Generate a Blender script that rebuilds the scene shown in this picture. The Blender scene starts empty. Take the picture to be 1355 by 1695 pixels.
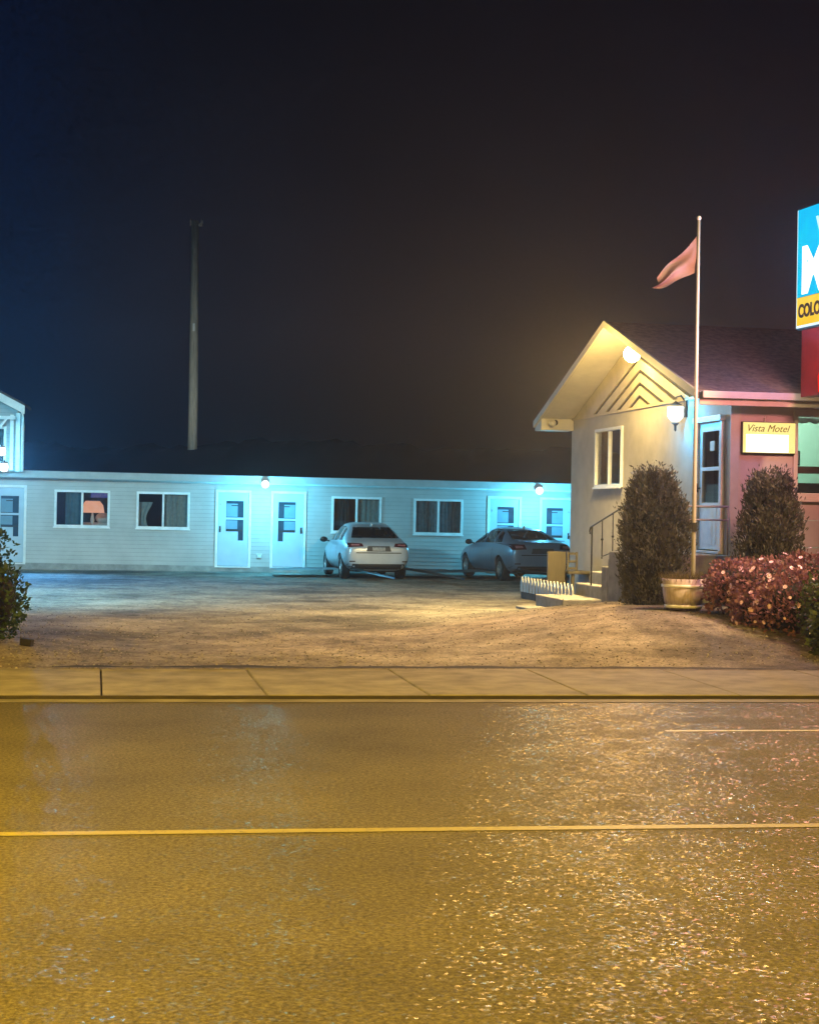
import bpy, bmesh, math, random
from mathutils import Vector, Matrix, noise
from mathutils.bvhtree import BVHTree
R = math.radians
random.seed(7)
scene = bpy.context.scene
col = scene.collection

# ------------------------------------------------------------------ materials
def ramp(nt, fac, stops):
    r = nt.nodes.new('ShaderNodeValToRGB')
    el = r.color_ramp.elements
    while len(el) < len(stops): el.new(0.5)
    for e, (p, c) in zip(el, stops):
        e.position = p; e.color = (*c, 1)
    nt.links.new(fac, r.inputs['Fac'])
    return r.outputs['Color']

def noise_node(nt, scale, detail=4, rough=.6, coord='Object', stretch=None):
    tc = nt.nodes.new('ShaderNodeTexCoord')
    n = nt.nodes.new('ShaderNodeTexNoise')
    n.inputs['Scale'].default_value = scale
    n.inputs['Detail'].default_value = detail
    n.inputs['Roughness'].default_value = rough
    src = tc.outputs[coord]
    if stretch:
        mp = nt.nodes.new('ShaderNodeMapping'); mp.inputs['Scale'].default_value = stretch
        nt.links.new(src, mp.inputs['Vector']); src = mp.outputs['Vector']
    nt.links.new(src, n.inputs['Vector'])
    return n

def mat(name, c, rough=.6, var=.25, scale=6, bump=0, bscale=60, metal=0, spec=.5, emit=None, es=0, coat=0, stretch=None):
    m = bpy.data.materials.new(name); m.use_nodes = True
    nt = m.node_tree; p = nt.nodes['Principled BSDF']
    n = noise_node(nt, scale, stretch=stretch)
    lo = tuple(max(0, x*(1-var)) for x in c); hi = tuple(min(1, x*(1+var)) for x in c)
    nt.links.new(ramp(nt, n.outputs['Fac'], [(.3, lo), (.7, hi)]), p.inputs['Base Color'])
    p.inputs['Roughness'].default_value = rough
    p.inputs['Metallic'].default_value = metal
    p.inputs['Specular IOR Level'].default_value = spec
    p.inputs['Coat Weight'].default_value = coat
    if bump:
        b = noise_node(nt, bscale, 3)
        bn = nt.nodes.new('ShaderNodeBump'); bn.inputs['Strength'].default_value = bump
        bn.inputs['Distance'].default_value = .01
        nt.links.new(b.outputs['Fac'], bn.inputs['Height']); nt.links.new(bn.outputs['Normal'], p.inputs['Normal'])
    if emit:
        p.inputs['Emission Color'].default_value = (*emit, 1); p.inputs['Emission Strength'].default_value = es
    return m

def leaf_mat(name, dark, light, rough=.55, trans=.25, scale=4):
    m = bpy.data.materials.new(name); m.use_nodes = True
    nt = m.node_tree; p = nt.nodes['Principled BSDF']
    n = noise_node(nt, scale, 5, .7)
    c = ramp(nt, n.outputs['Fac'], [(.32, dark), (.68, light)])
    nt.links.new(c, p.inputs['Base Color']); p.inputs['Roughness'].default_value = rough
    p.inputs['Specular IOR Level'].default_value = .3
    t = nt.nodes.new('ShaderNodeBsdfTranslucent'); nt.links.new(c, t.inputs['Color'])
    mx = nt.nodes.new('ShaderNodeMixShader'); mx.inputs[0].default_value = trans
    nt.links.new(p.outputs[0], mx.inputs[1]); nt.links.new(t.outputs[0], mx.inputs[2])
    nt.links.new(mx.outputs[0], nt.nodes['Material Output'].inputs['Surface'])
    return m

def glass_mat(name, tint=(.8, .85, .85), refl=.12):
    m = bpy.data.materials.new(name); m.use_nodes = True
    nt = m.node_tree; nt.nodes.remove(nt.nodes['Principled BSDF'])
    t = nt.nodes.new('ShaderNodeBsdfTransparent'); t.inputs[0].default_value = (*tint, 1)
    g = nt.nodes.new('ShaderNodeBsdfGlossy'); g.inputs['Roughness'].default_value = .03
    f = nt.nodes.new('ShaderNodeFresnel'); f.inputs['IOR'].default_value = 1.5
    ad = nt.nodes.new('ShaderNodeMath'); ad.operation = 'ADD'; ad.inputs[1].default_value = refl; ad.use_clamp = True
    nt.links.new(f.outputs[0], ad.inputs[0])
    mx = nt.nodes.new('ShaderNodeMixShader')
    nt.links.new(ad.outputs[0], mx.inputs[0]); nt.links.new(t.outputs[0], mx.inputs[1]); nt.links.new(g.outputs[0], mx.inputs[2])
    nt.links.new(mx.outputs[0], nt.nodes['Material Output'].inputs['Surface'])
    return m

def emit_mat(name, c, s, c2=None, scale=3):
    m = bpy.data.materials.new(name); m.use_nodes = True
    nt = m.node_tree; nt.nodes.remove(nt.nodes['Principled BSDF'])
    e = nt.nodes.new('ShaderNodeEmission'); e.inputs['Strength'].default_value = s
    n = noise_node(nt, scale, 2)
    c2 = c2 or tuple(x*.9 for x in c)
    nt.links.new(ramp(nt, n.outputs['Fac'], [(.35, c2), (.65, c)]), e.inputs['Color'])
    nt.links.new(e.outputs[0], nt.nodes['Material Output'].inputs['Surface'])
    return m

# ------------------------------------------------------------------ mesh builder
class MB:
    def __init__(s): s.v = []; s.f = []; s.mi = []; s.sm = []
    def add(s, vs, fs, mi=0, smooth=False):
        o = len(s.v); s.v += [tuple(v) for v in vs]
        for f in fs: s.f.append(tuple(i+o for i in f)); s.mi.append(mi); s.sm.append(smooth)
        return s
    def box(s, x0, x1, y0, y1, z0, z1, mi=0):
        vs = [(x, y, z) for z in (z0, z1) for y in (y0, y1) for x in (x0, x1)]
        return s.add(vs, [(0,2,3,1), (4,5,7,6), (0,1,5,4), (2,6,7,3), (0,4,6,2), (1,3,7,5)], mi)
    def beam(s, a, b, w, h, mi=0, up=(0,0,1)):
        a, b = Vector(a), Vector(b); d = (b-a).normalized(); u = Vector(up)
        if abs(d.dot(u)) > .98: u = Vector((0,1,0))
        sx = d.cross(u).normalized()*w/2; sz = sx.cross(d).normalized()*h/2
        vs = []
        for p in (a, b): vs += [p-sx-sz, p+sx-sz, p+sx+sz, p-sx+sz]
        return s.add(vs, [(0,1,2,3), (7,6,5,4), (0,4,5,1), (1,5,6,2), (2,6,7,3), (3,7,4,0)], mi)
    def tube(s, pts, r, n=10, mi=0, cap=True):
        pts = [Vector(p) for p in pts]; rs = r if isinstance(r, (list, tuple)) else [r]*len(pts)
        vs = []; fs = []
        for i, p in enumerate(pts):
            d = (pts[min(i+1, len(pts)-1)]-pts[max(i-1, 0)]).normalized()
            u = Vector((0,0,1)) if abs(d.z) < .9 else Vector((1,0,0))
            a = d.cross(u).normalized(); b = d.cross(a)
            vs += [p+a*math.cos(t*2*math.pi/n)*rs[i]+b*math.sin(t*2*math.pi/n)*rs[i] for t in range(n)]
        for i in range(len(pts)-1):
            for t in range(n):
                fs.append((i*n+t, i*n+(t+1)%n, (i+1)*n+(t+1)%n, (i+1)*n+t))
        s.add(vs, fs, mi, True)
        if cap:
            k = len(s.v)-len(vs)
            s.f.append(tuple(k+t for t in range(n))); s.mi.append(mi); s.sm.append(False)
            s.f.append(tuple(k+len(vs)-1-t for t in range(n))); s.mi.append(mi); s.sm.append(False)
        return s
    def lathe(s, prof, c=(0,0,0), axis='z', n=24, mi=0):
        vs = []; fs = []
        for (r, h) in prof:
            for t in range(n):
                a = t*2*math.pi/n; p = (r*math.cos(a), r*math.sin(a), h)
                if axis == 'y': p = (p[0], p[2], p[1])
                if axis == 'x': p = (p[2], p[0], p[1])
                vs.append((c[0]+p[0], c[1]+p[1], c[2]+p[2]))
        for i in range(len(prof)-1):
            for t in range(n): fs.append((i*n+t, i*n+(t+1)%n, (i+1)*n+(t+1)%n, (i+1)*n+t))
        return s.add(vs, fs, mi, True)
    def sphere(s, c, r, n=16, m=10, mi=0, sq=(1,1,1)):
        prof = [(max(1e-4, r*math.sin(math.pi*i/m)), -r*math.cos(math.pi*i/m)) for i in range(m+1)]
        k = len(s.v); s.lathe(prof, (0,0,0), 'z', n, mi)
        for i in range(k, len(s.v)):
            v = s.v[i]; s.v[i] = (c[0]+v[0]*sq[0], c[1]+v[1]*sq[1], c[2]+v[2]*sq[2])
        return s
    def prism(s, poly, axis, a, b, mi=0):
        """poly: 2D points in the plane across axis; extruded from a to b"""
        def p3(p, h):
            return {'x': (h, p[0], p[1]), 'y': (p[0], h, p[1]), 'z': (p[0], p[1], h)}[axis]
        n = len(poly); vs = [p3(p, a) for p in poly]+[p3(p, b) for p in poly]
        fs = [tuple(range(n)), tuple(range(2*n-1, n-1, -1))]+[(i, i+n, (i+1)%n+n, (i+1)%n) for i in range(n)]
        return s.add(vs, fs, mi)
    def grid(s, fn, nu, nv, mi=0, smooth=True):
        vs = [fn(i/nu, j/nv) for j in range(nv+1) for i in range(nu+1)]
        fs = [(j*(nu+1)+i, j*(nu+1)+i+1, (j+1)*(nu+1)+i+1, (j+1)*(nu+1)+i) for j in range(nv) for i in range(nu)]
        return s.add(vs, fs, mi, smooth)
    def mesh(s, name, mats):
        me = bpy.data.meshes.new(name); me.from_pydata(s.v, [], s.f)
        for m in (mats if isinstance(mats, (list, tuple)) else [mats]): me.materials.append(m)
        me.polygons.foreach_set('material_index', s.mi); me.polygons.foreach_set('use_smooth', s.sm)
        bm = bmesh.new(); bm.from_mesh(me); bmesh.ops.recalc_face_normals(bm, faces=bm.faces); bm.to_mesh(me); bm.free()
        me.update(); return me

def obj(name, mb, mats, parent=None, bevel=0, loc=(0,0,0)):
    me = mb.mesh(name, mats) if isinstance(mb, MB) else mb
    o = bpy.data.objects.new(name, me); col.objects.link(o); o.location = loc
    if parent: o.parent = parent
    if bevel:
        b = o.modifiers.new('bevel', 'BEVEL'); b.width = bevel; b.segments = 2; b.limit_method = 'ANGLE'
    return o
def tag(o, label, cat, group=None):
    o['label'] = label; o['category'] = cat
    if group: o['group'] = group
    return o
def thing(name, label, cat, loc=(0,0,0), rz=0, group=None, tilt=0):
    o = bpy.data.objects.new(name, None); col.objects.link(o); o.empty_display_size = .2
    o.rotation_mode = 'XYZ'; o.location = loc; o.rotation_euler = (0, tilt, rz)
    return tag(o, label, cat, group)
def struct(name, mb, m, **k):
    o = obj(name, mb, m, **k); o['kind'] = 'structure'; return o
def lamp(name, loc, power, color, r=.1, kind='POINT', rot=None, size=None, spread=None, parent=None, spec=1):
    l = bpy.data.lights.new(name, kind); l.energy = power; l.color = color; l.specular_factor = spec
    if kind in ('POINT', 'SPOT'): l.shadow_soft_size = r
    if kind == 'SPOT': l.spot_size = size; l.spot_blend = .6
    if kind == 'AREA': l.shape = 'DISK'; l.size = r; 
    if kind == 'AREA' and spread: l.spread = spread
    o = bpy.data.objects.new(name, l); col.objects.link(o); o.location = loc
    if rot: o.rotation_euler = rot
    if parent: o.parent = parent
    return o
def text_mesh(body, size, shear=0, extrude=.002, bold=0):
    c = bpy.data.curves.new('text_curve', 'FONT'); c.body = body; c.size = size; c.shear = shear
    c.extrude = extrude; c.offset = bold; c.align_x = 'LEFT'
    o = bpy.data.objects.new('text_tmp', c); col.objects.link(o)
    dg = bpy.context.evaluated_depsgraph_get()
    me = bpy.data.meshes.new_from_object(o.evaluated_get(dg)); bpy.data.objects.remove(o)
    me.materials.clear()
    return me

# ------------------------------------------------------------------ shared materials
M = {}
M['trim'] = mat('white_trim_paint', (.80, .81, .80), .45, .1, 5)
M['door'] = mat('painted_steel_door', (.44, .56, .66), .4, .06, 3)
M['siding'] = mat('grey_vinyl_siding', (.43, .45, .44), .5, .12, 1.3, .05, 40)
M['picket'] = mat('weathered_white_picket', (.46, .45, .44), .7, .2, 9)
M['lap_shadow'] = mat('painted_lap_shadow', (.315, .335, .33), .7, .2, 4)
M['roof_dark'] = mat('asphalt_shingle', (.075, .058, .058), .85, .45, 14, .5, 80)
M['dark'] = mat('dark_metal', (.012, .012, .013), .45, .3, 10)
M['black'] = mat('black_gap', (.006, .006, .006), .8, .2, 10)
M['concrete'] = mat('step_concrete', (.26, .25, .23), .85, .3, 5, .3, 50)
M['stucco'] = mat('painted_stucco', (.44, .41, .37), .8, .12, 2.5, .35, 90)
M['stucco_dark'] = mat('gable_board_paint', (.46, .39, .24), .6, .15, 3, .1, 50)
M['soffit'] = mat('cream_soffit_paint', (.60, .55, .42), .55, .08, 3)
M['glass'] = glass_mat('window_glass', (.75, .8, .8), .06)
M['curtain'] = mat('pale_curtain_cloth', (.35, .42, .44), .8, .15, 12)
M['curtain_tan'] = leaf_mat('tan_curtain_cloth', (.42, .27, .12), (.56, .38, .18), .85, .5, 6)
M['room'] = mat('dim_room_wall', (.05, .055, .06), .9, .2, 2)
M['steel'] = mat('brushed_steel', (.45, .45, .45), .35, .1, 30, metal=.9)
M['cyan_globe'] = emit_mat('cool_lamp_glow', (.88, .98, 1.0), 2.0, (.7, .95, 1.0))
M['warm_globe'] = emit_mat('warm_lamp_glow', (1.0, .86, .45), 60, (1, .8, .4))
COOL = (.11, .66, 1.0)
WARM = (1.0, .66, .16)
SODIUM = (1.0, .60, .055)

# ------------------------------------------------------------------ camera
FOC = 2650.0
cam = bpy.data.cameras.new('camera'); co = bpy.data.objects.new('camera', cam); col.objects.link(co)
cam.sensor_fit = 'VERTICAL'; cam.sensor_height = 24; cam.lens = 24*FOC/1695
cam.clip_end = 2000; cam.clip_start = .05
co.matrix_world = Matrix.Translation((0, 0, 1.77)) @ Matrix.Rotation(R(90), 4, 'X') @ Matrix.Rotation(.016, 4, 'Z')
scene.camera = co

# ------------------------------------------------------------------ world: night haze, sky dome
w = bpy.data.worlds.new('World'); scene.world = w; w.use_nodes = True
nt = w.node_tree; bg = nt.nodes['Background']; bg.inputs[0].default_value = (.004, .005, .009, 1); bg.inputs[1].default_value = 1
HAZE = True
if HAZE:
    vs = nt.nodes.new('ShaderNodeVolumeScatter')
    vs.inputs['Density'].default_value = .0009; vs.inputs['Anisotropy'].default_value = .72
    vs.inputs['Color'].default_value = (.9, .95, 1, 1)
    nt.links.new(vs.outputs[0], nt.nodes['World Output'].inputs['Volume'])

def sky_material():
    m = bpy.data.materials.new('night_sky'); m.use_nodes = True
    nt = m.node_tree; nt.nodes.remove(nt.nodes['Principled BSDF'])
    e = nt.nodes.new('ShaderNodeEmission')
    g = nt.nodes.new('ShaderNodeNewGeometry')
    nz = nt.nodes.new('ShaderNodeVectorMath'); nz.operation = 'NORMALIZE'
    nt.links.new(g.outputs['Position'], nz.inputs[0])
    sp = nt.nodes.new('ShaderNodeSeparateXYZ'); nt.links.new(nz.outputs[0], sp.inputs[0])
    up = ramp(nt, sp.outputs['Z'], [(0.0, (.0015, .0015, .0018)), (.045, (.0022, .0021, .0024)), (.085, (.0125, .0108, .0115)), (.11, (.0190, .0160, .0170)), (.21, (.0095, .0088, .0115)), (.33, (.0038, .0042, .0070)), (.6, (.003, .0032, .0055))])
    # town glow is warmer to the right (+X), the wing lamps' blue haze painted in at left
    mr = nt.nodes.new('ShaderNodeMapRange'); mr.inputs['From Min'].default_value = -.30; mr.inputs['From Max'].default_value = .24
    nt.links.new(sp.outputs['X'], mr.inputs['Value'])
    side = ramp(nt, mr.outputs[0], [(.0, (.18, 1.2, 3.6)), (.13, (.22, 1.05, 3.0)), (.2, (.42, .85, 1.7)), (.32, (.62, .80, 1.12)), (.5, (.92, .84, .88)), (.75, (1.15, .95, .92)), (1, (1.3, 1.05, 1.15))])
    mul = nt.nodes.new('ShaderNodeMixRGB'); mul.blend_type = 'MULTIPLY'; mul.inputs[0].default_value = 1
    nt.links.new(up, mul.inputs[1]); nt.links.new(side, mul.inputs[2])
    n = nt.nodes.new('ShaderNodeTexNoise'); n.inputs['Scale'].default_value = 420; n.inputs['Detail'].default_value = 2
    nt.links.new(nz.outputs[0], n.inputs['Vector'])
    n2 = nt.nodes.new('ShaderNodeTexNoise'); n2.inputs['Scale'].default_value = 9; n2.inputs['Detail'].default_value = 5
    nt.links.new(nz.outputs[0], n2.inputs['Vector'])
    r1 = ramp(nt, n.outputs['Fac'], [(.3, (.55, .55, .55)), (.7, (1.45, 1.45, 1.45))])
    r2 = ramp(nt, n2.outputs['Fac'], [(.3, (.82, .82, .82)), (.7, (1.18, 1.18, 1.18))])
    m2 = nt.nodes.new('ShaderNodeMixRGB'); m2.blend_type = 'MULTIPLY'; m2.inputs[0].default_value = 1
    nt.links.new(mul.outputs[0], m2.inputs[1]); nt.links.new(r1, m2.inputs[2])
    m3 = nt.nodes.new('ShaderNodeMixRGB'); m3.blend_type = 'MULTIPLY'; m3.inputs[0].default_value = 1
    nt.links.new(m2.outputs[0], m3.inputs[1]); nt.links.new(r2, m3.inputs[2])
    nt.links.new(m3.outputs[0], e.inputs['Color']); e.inputs['Strength'].default_value = .8
    nt.links.new(e.outputs[0], nt.nodes['Material Output'].inputs['Surface'])
    return m
dome = MB(); dome.lathe([(400*math.cos(a*math.pi/40), 400*math.sin(a*math.pi/40)) for a in range(-3, 20)]+[(.01, 400)], n=64)
struct('sky', dome, sky_material())

# ------------------------------------------------------------------ ground
ca, sa = math.cos(R(7.8)), math.sin(R(7.8))
def road(t, s, z=0):          # t along the street, s across it away from the camera
    return (t*ca - s*sa, t*sa + s*ca, z)
def S(x): x = max(0, min(1, x)); return x*x*(3-2*x)
def terrain(X, Y):
    z = .45*S((X+.4)/4.2)*S((Y-17.0)/6.0)*(1-S((Y-25.0)/5.2))
    z += .10*S((-3.6-X)/1.4)*S((Y-17.4)/1.5)*(1-S((Y-22)/3))
    return z

def asphalt_material():
    m = bpy.data.materials.new('street_asphalt'); m.use_nodes = True
    nt = m.node_tree; p = nt.nodes['Principled BSDF']; L = nt.links
    tc = nt.nodes.new('ShaderNodeTexCoord')
    v = nt.nodes.new('ShaderNodeTexVoronoi'); v.inputs['Scale'].default_value = 58
    L.new(tc.outputs['Object'], v.inputs['Vector'])
    big = noise_node(nt, .7, 5); fine = noise_node(nt, 40, 6, .85)
    c1 = ramp(nt, big.outputs['Fac'], [(.3, (.080, .072, .050)), (.7, (.122, .110, .076))])
    c2 = ramp(nt, fine.outputs['Fac'], [(.36, (.22, .21, .20)), (.5, (.95, .95, .95)), (.64, (1.95, 1.92, 1.85))])
    mu = nt.nodes.new('ShaderNodeMixRGB'); mu.blend_type = 'MULTIPLY'; mu.inputs[0].default_value = 1
    L.new(c1, mu.inputs[1]); L.new(c2, mu.inputs[2]); L.new(mu.outputs[0], p.inputs['Base Color'])
    b = nt.nodes.new('ShaderNodeBump'); b.inputs['Strength'].default_value = .75; b.inputs['Distance'].default_value = .012
    L.new(fine.outputs['Fac'], b.inputs['Height']); L.new(b.outputs['Normal'], p.inputs['Normal'])
    p.inputs['Roughness'].default_value = .8; p.inputs['Specular IOR Level'].default_value = .25
    # every stone has a facet of its own, some of them wet and shiny
    sub = nt.nodes.new('ShaderNodeVectorMath'); sub.operation = 'SUBTRACT'; sub.inputs[1].default_value = (.5, .5, .5)
    L.new(v.outputs['Color'], sub.inputs[0])
    sc = nt.nodes.new('ShaderNodeVectorMath'); sc.operation = 'MULTIPLY'; sc.inputs[1].default_value = (.52, .52, 0)
    L.new(sub.outputs[0], sc.inputs[0])
    g = nt.nodes.new('ShaderNodeNewGeometry')
    ad = nt.nodes.new('ShaderNodeVectorMath'); ad.operation = 'ADD'
    L.new(sc.outputs[0], ad.inputs[0]); L.new(g.outputs['Normal'], ad.inputs[1])
    no = nt.nodes.new('ShaderNodeVectorMath'); no.operation = 'NORMALIZE'; L.new(ad.outputs[0], no.inputs[0])
    gl = nt.nodes.new('ShaderNodeBsdfGlossy'); gl.inputs['Roughness'].default_value = .24; gl.inputs['Color'].default_value = (1, .90, .66, 1)
    L.new(no.outputs[0], gl.inputs['Normal'])
    sep = nt.nodes.new('ShaderNodeSeparateColor'); L.new(v.outputs['Color'], sep.inputs[0])
    patch = noise_node(nt, 2.2, 3)
    ma = ramp(nt, sep.outputs['Blue'], [(.28, (0, 0, 0)), (.42, (.12, .12, .12))])
    mb_ = ramp(nt, patch.outputs['Fac'], [(.38, (.25, .25, .25)), (.6, (1, 1, 1))])
    mm = nt.nodes.new('ShaderNodeMixRGB'); mm.blend_type = 'MULTIPLY'; mm.inputs[0].default_value = 1
    L.new(ma, mm.inputs[1]); L.new(mb_, mm.inputs[2])
    mx = nt.nodes.new('ShaderNodeMixShader'); L.new(mm.outputs[0], mx.inputs[0]); L.new(p.outputs[0], mx.inputs[1]); L.new(gl.outputs[0], mx.inputs[2])
    L.new(mx.outputs[0], nt.nodes['Material Output'].inputs['Surface'])
    return m
def soil_material():
    m = bpy.data.materials.new('worn_gravel_lot'); m.use_nodes = True
    nt = m.node_tree; p = nt.nodes['Principled BSDF']; L = nt.links
    big = noise_node(nt, .8, 8, .72); mid = noise_node(nt, 4.5, 8, .75, stretch=(1, .7, 1)); fine = noise_node(nt, 24, 6, .8)
    a = ramp(nt, big.outputs['Fac'], [(.33, (.095, .084, .072)), (.46, (.20, .18, .152)), (.62, (.29, .268, .232))])
    b = ramp(nt, mid.outputs['Fac'], [(.34, (.36, .34, .32)), (.46, (.95, .95, .95)), (.68, (1.3, 1.28, 1.22))])
    c = ramp(nt, fine.outputs['Fac'], [(.33, (.38, .37, .36)), (.5, (1, 1, 1)), (.67, (1.7, 1.68, 1.6))])
    m1 = nt.nodes.new('ShaderNodeMixRGB'); m1.blend_type = 'MULTIPLY'; m1.inputs[0].default_value = 1
    blot = noise_node(nt, .33, 4, .6)
    d_ = ramp(nt, blot.outputs['Fac'], [(.36, (.42, .41, .40)), (.50, (1, 1, 1)), (.66, (1.3, 1.28, 1.25))])
    m0 = nt.nodes.new('ShaderNodeMixRGB'); m0.blend_type = 'MULTIPLY'; m0.inputs[0].default_value = 1; L.new(d_, m0.inputs[1])
    m2 = nt.nodes.new('ShaderNodeMixRGB'); m2.blend_type = 'MULTIPLY'; m2.inputs[0].default_value = 1
    L.new(a, m1.inputs[1]); L.new(b, m1.inputs[2]); L.new(m1.outputs[0], m0.inputs[2]); L.new(m0.outputs[0], m2.inputs[1]); L.new(c, m2.inputs[2])
    L.new(m2.outputs[0], p.inputs['Base Color']); p.inputs['Roughness'].default_value = .85
    p.inputs['Specular IOR Level'].default_value = .25
    bn = nt.nodes.new('ShaderNodeBump'); bn.inputs['Strength'].default_value = .8; bn.inputs['Distance'].default_value = .045
    L.new(mid.outputs['Fac'], bn.inputs['Height'])
    b2 = nt.nodes.new('ShaderNodeBump'); b2.inputs['Strength'].default_value = .6; b2.inputs['Distance'].default_value = .012
    L.new(fine.outputs['Fac'], b2.inputs['Height']); L.new(bn.outputs['Normal'], b2.inputs['Normal']); L.new(b2.outputs['Normal'], p.inputs['Normal'])
    return m

CURB, BACK = 15.02, 17.28
g = MB()   # the far land, below everything
g.add([(-500, -500, -.30), (500, -500, -.30), (500, 500, -.30), (-500, 500, -.30)], [(0,1,2,3)])
struct('ground', g, mat('dark_land', (.05, .05, .04), .9, .3, .2))
g = MB()
g.grid(lambda u, v: road(-60+120*u, -9+(CURB+9-.30)*v, 0), 60, 12, smooth=False)
struct('road', g, asphalt_material())
g = MB(); g.grid(lambda u, v: road(-60+120*u, CURB-.30+.30*v, .004+.0*v), 80, 1, smooth=False)
struct('gutter', g, mat('gutter_concrete', (.20, .19, .17), .8, .35, 3, .3, 60))
g = MB()
g.grid(lambda u, v: road(-60+120*u, CURB-.045-.02*noise.noise(Vector((u*300, 0, 0)))+(.041+.02*noise.noise(Vector((u*300, 0, 0))))*v, .008+.004*v), 400, 1, smooth=False)
g.grid(lambda u, v: road(-60+120*u, CURB-.003, .010+.022*v), 80, 1, smooth=False)
struct('kerb', g, mat('dirty_kerb_joint', (.022, .018, .012), .9, .4, 9))
g = MB()
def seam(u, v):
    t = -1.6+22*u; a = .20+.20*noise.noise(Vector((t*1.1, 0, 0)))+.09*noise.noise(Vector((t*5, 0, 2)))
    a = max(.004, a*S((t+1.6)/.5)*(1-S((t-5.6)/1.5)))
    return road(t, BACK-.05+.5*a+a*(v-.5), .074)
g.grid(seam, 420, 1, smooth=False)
struct('pavement_seam', g, mat('dark_seam_dirt', (.012, .010, .007), .95, .4, 9))  # strip of dark dirt along the broken lot edge
# markings: worn paint, thin sheets
def paint_mat(name, c):
    m = bpy.data.materials.new(name); m.use_nodes = True
    nt = m.node_tree; p = nt.nodes['Principled BSDF']
    n = noise_node(nt, 22, 6, .75)
    nt.links.new(ramp(nt, n.outputs['Fac'], [(.34, (.10, .095, .085)), (.47, c), (1, c)]), p.inputs['Base Color'])
    p.inputs['Roughness'].default_value = .6
    return m
g = MB()
g.grid(lambda u, v: road(-60+120*u, 8.77+.10*v+.006*math.sin(u*90), .004), 240, 1, smooth=False)
o = struct('road_marking', g, paint_mat('worn_yellow_paint', (.26, .235, .085)))
g = MB()
g.grid(lambda u, v: road(3.9+50*u, 12.72+.075*v, .004), 100, 1, smooth=False)
struct('road_marking', g, paint_mat('worn_white_paint', (.55, .53, .47)))
# sidewalk slabs with open joints
g = MB(); rnd = random.Random(3)
t = -45.27; slabs = []
while t < 45:
    L_ = 1.53; dz = rnd.uniform(-.006, .006); tl = rnd.uniform(-.004, .004)
    sk = .13
    n = len(g.v); jb = rnd.uniform(0, .05)
    top = [road(t+sk, CURB, .035+dz), road(t+L_+sk-.016, CURB, .035+dz+tl), road(t+L_-.016, BACK-jb, .062+dz), road(t, BACK-jb, .062+dz)]
    bot = [(p[0], p[1], -.05) for p in top]
    g.add(bot+top, [(4,5,6,7), (0,1,5,4), (1,2,6,5), (2,3,7,6), (3,0,4,7)])
    t += L_
struct('sidewalk', g, mat('sidewalk_concrete', (.25, .235, .21), .85, .34, 2.6, .35, 70), bevel=.012)
# the lot: one sheet from the sidewalk to beyond the buildings, rising toward the office garden
g = MB()
def lot(u, v):
    t = -45+90*u; s = BACK+.02+ (v**1.5)*70
    x, y, _ = road(t, s)
    edge = S((s-BACK)/.7)
    n1 = noise.noise(Vector((x*.5, y*.5, 0)))*.016 + noise.noise(Vector((x*1.3, y*1.3, 5)))*.007
    z = terrain(x, y) + n1*edge*(1-.8*S((y-27)/4)) + .035*(1-edge) - .02
    if s < BACK+.05: z = .035 + .03*noise.noise(Vector((t*1.7, 0, 3)))
    return (x, y, z)
g.grid(lot, 360, 170)
struct('lot', g, soil_material())

# a low rise of land and dark trees beyond the roof line
g = MB()
def hill(u, v):
    x = -70+140*u; y = 53+27*v
    return (x, y, -.2+4.7*math.sin(v*math.pi)**.7*(1+.12*noise.noise(Vector((x*.12, y*.08, 1)))+.05*noise.noise(Vector((x*.7, y*.5, 1)))+.05*noise.noise(Vector((x*2.3, y*1.5, 4)))))
g.grid(hill, 420, 16)
struct('hill', g, mat('dark_scrub_land', (.004, .004, .0035), .95, .5, .8, .6, 5))

# ------------------------------------------------------------------ siding with real laps
def subtract(iv, a, b):
    out = []
    for (p, q) in iv:
        if b <= p or a >= q: out.append((p, q)); continue
        if a > p: out.append((p, a))
        if b < q: out.append((b, q))
    return out
def lap_wall(mb, x0, x1, z0, z1, holes=(), course=.115, y=0, th=.013):
    z = z0
    while z < z1-.01:
        zt = min(z+course, z1); zm = (z+zt)/2
        iv = [(x0, x1)]
        for (a, b, c, d) in holes:
            if c < zm < d: iv = subtract(iv, a, b)
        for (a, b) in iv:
            mb.add([(a, y-th-.001, z-.002), (b, y-th-.001, z-.002), (b, y-th-.001, z+.008), (a, y-th-.001, z+.008)], [(0,1,2,3)], 1)  # darker strip painted along each course for the lip shadow
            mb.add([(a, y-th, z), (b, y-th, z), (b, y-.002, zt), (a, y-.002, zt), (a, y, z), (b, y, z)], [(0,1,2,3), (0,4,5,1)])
        z = zt

def slider_window(parent, x0, x1, z0, z1, kind='sheer', depth=.9, fw=.068):
    """frame with a meeting stile; pane, curtain and room are its sub-parts (x along the wall, y into it)"""
    f = MB(); xm = (x0+x1)/2
    for (a, b, c, d) in ((x0, x1, z1-fw, z1), (x0, x1, z0, z0+fw), (x0, x0+fw, z0+fw, z1-fw), (x1-fw, x1, z0+fw, z1-fw)):
        f.box(a, b, -.045, .05, c, d)
    f.box(xm-.03, xm+.03, -.025, .045, z0+fw, z1-fw)
    f.box(x0-.02, x1+.02, -.07, -.045, z0-.03, z0+.012)
    wo = obj('window', f, M['trim'], parent, bevel=.006)
    p = MB(); p.add([(x0+fw, .02, z0+fw), (xm-.03, .02, z0+fw), (xm-.03, .02, z1-fw), (x0+fw, .02, z1-fw)], [(0,1,2,3)])
    obj('pane', p, M['glass'], wo)
    p = MB(); p.add([(xm+.03, .01, z0+fw), (x1-fw, .01, z0+fw), (x1-fw, .01, z1-fw), (xm+.03, .01, z1-fw)], [(0,1,2,3)])
    obj('pane', p, M['glass'], wo)
    return wo
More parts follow.
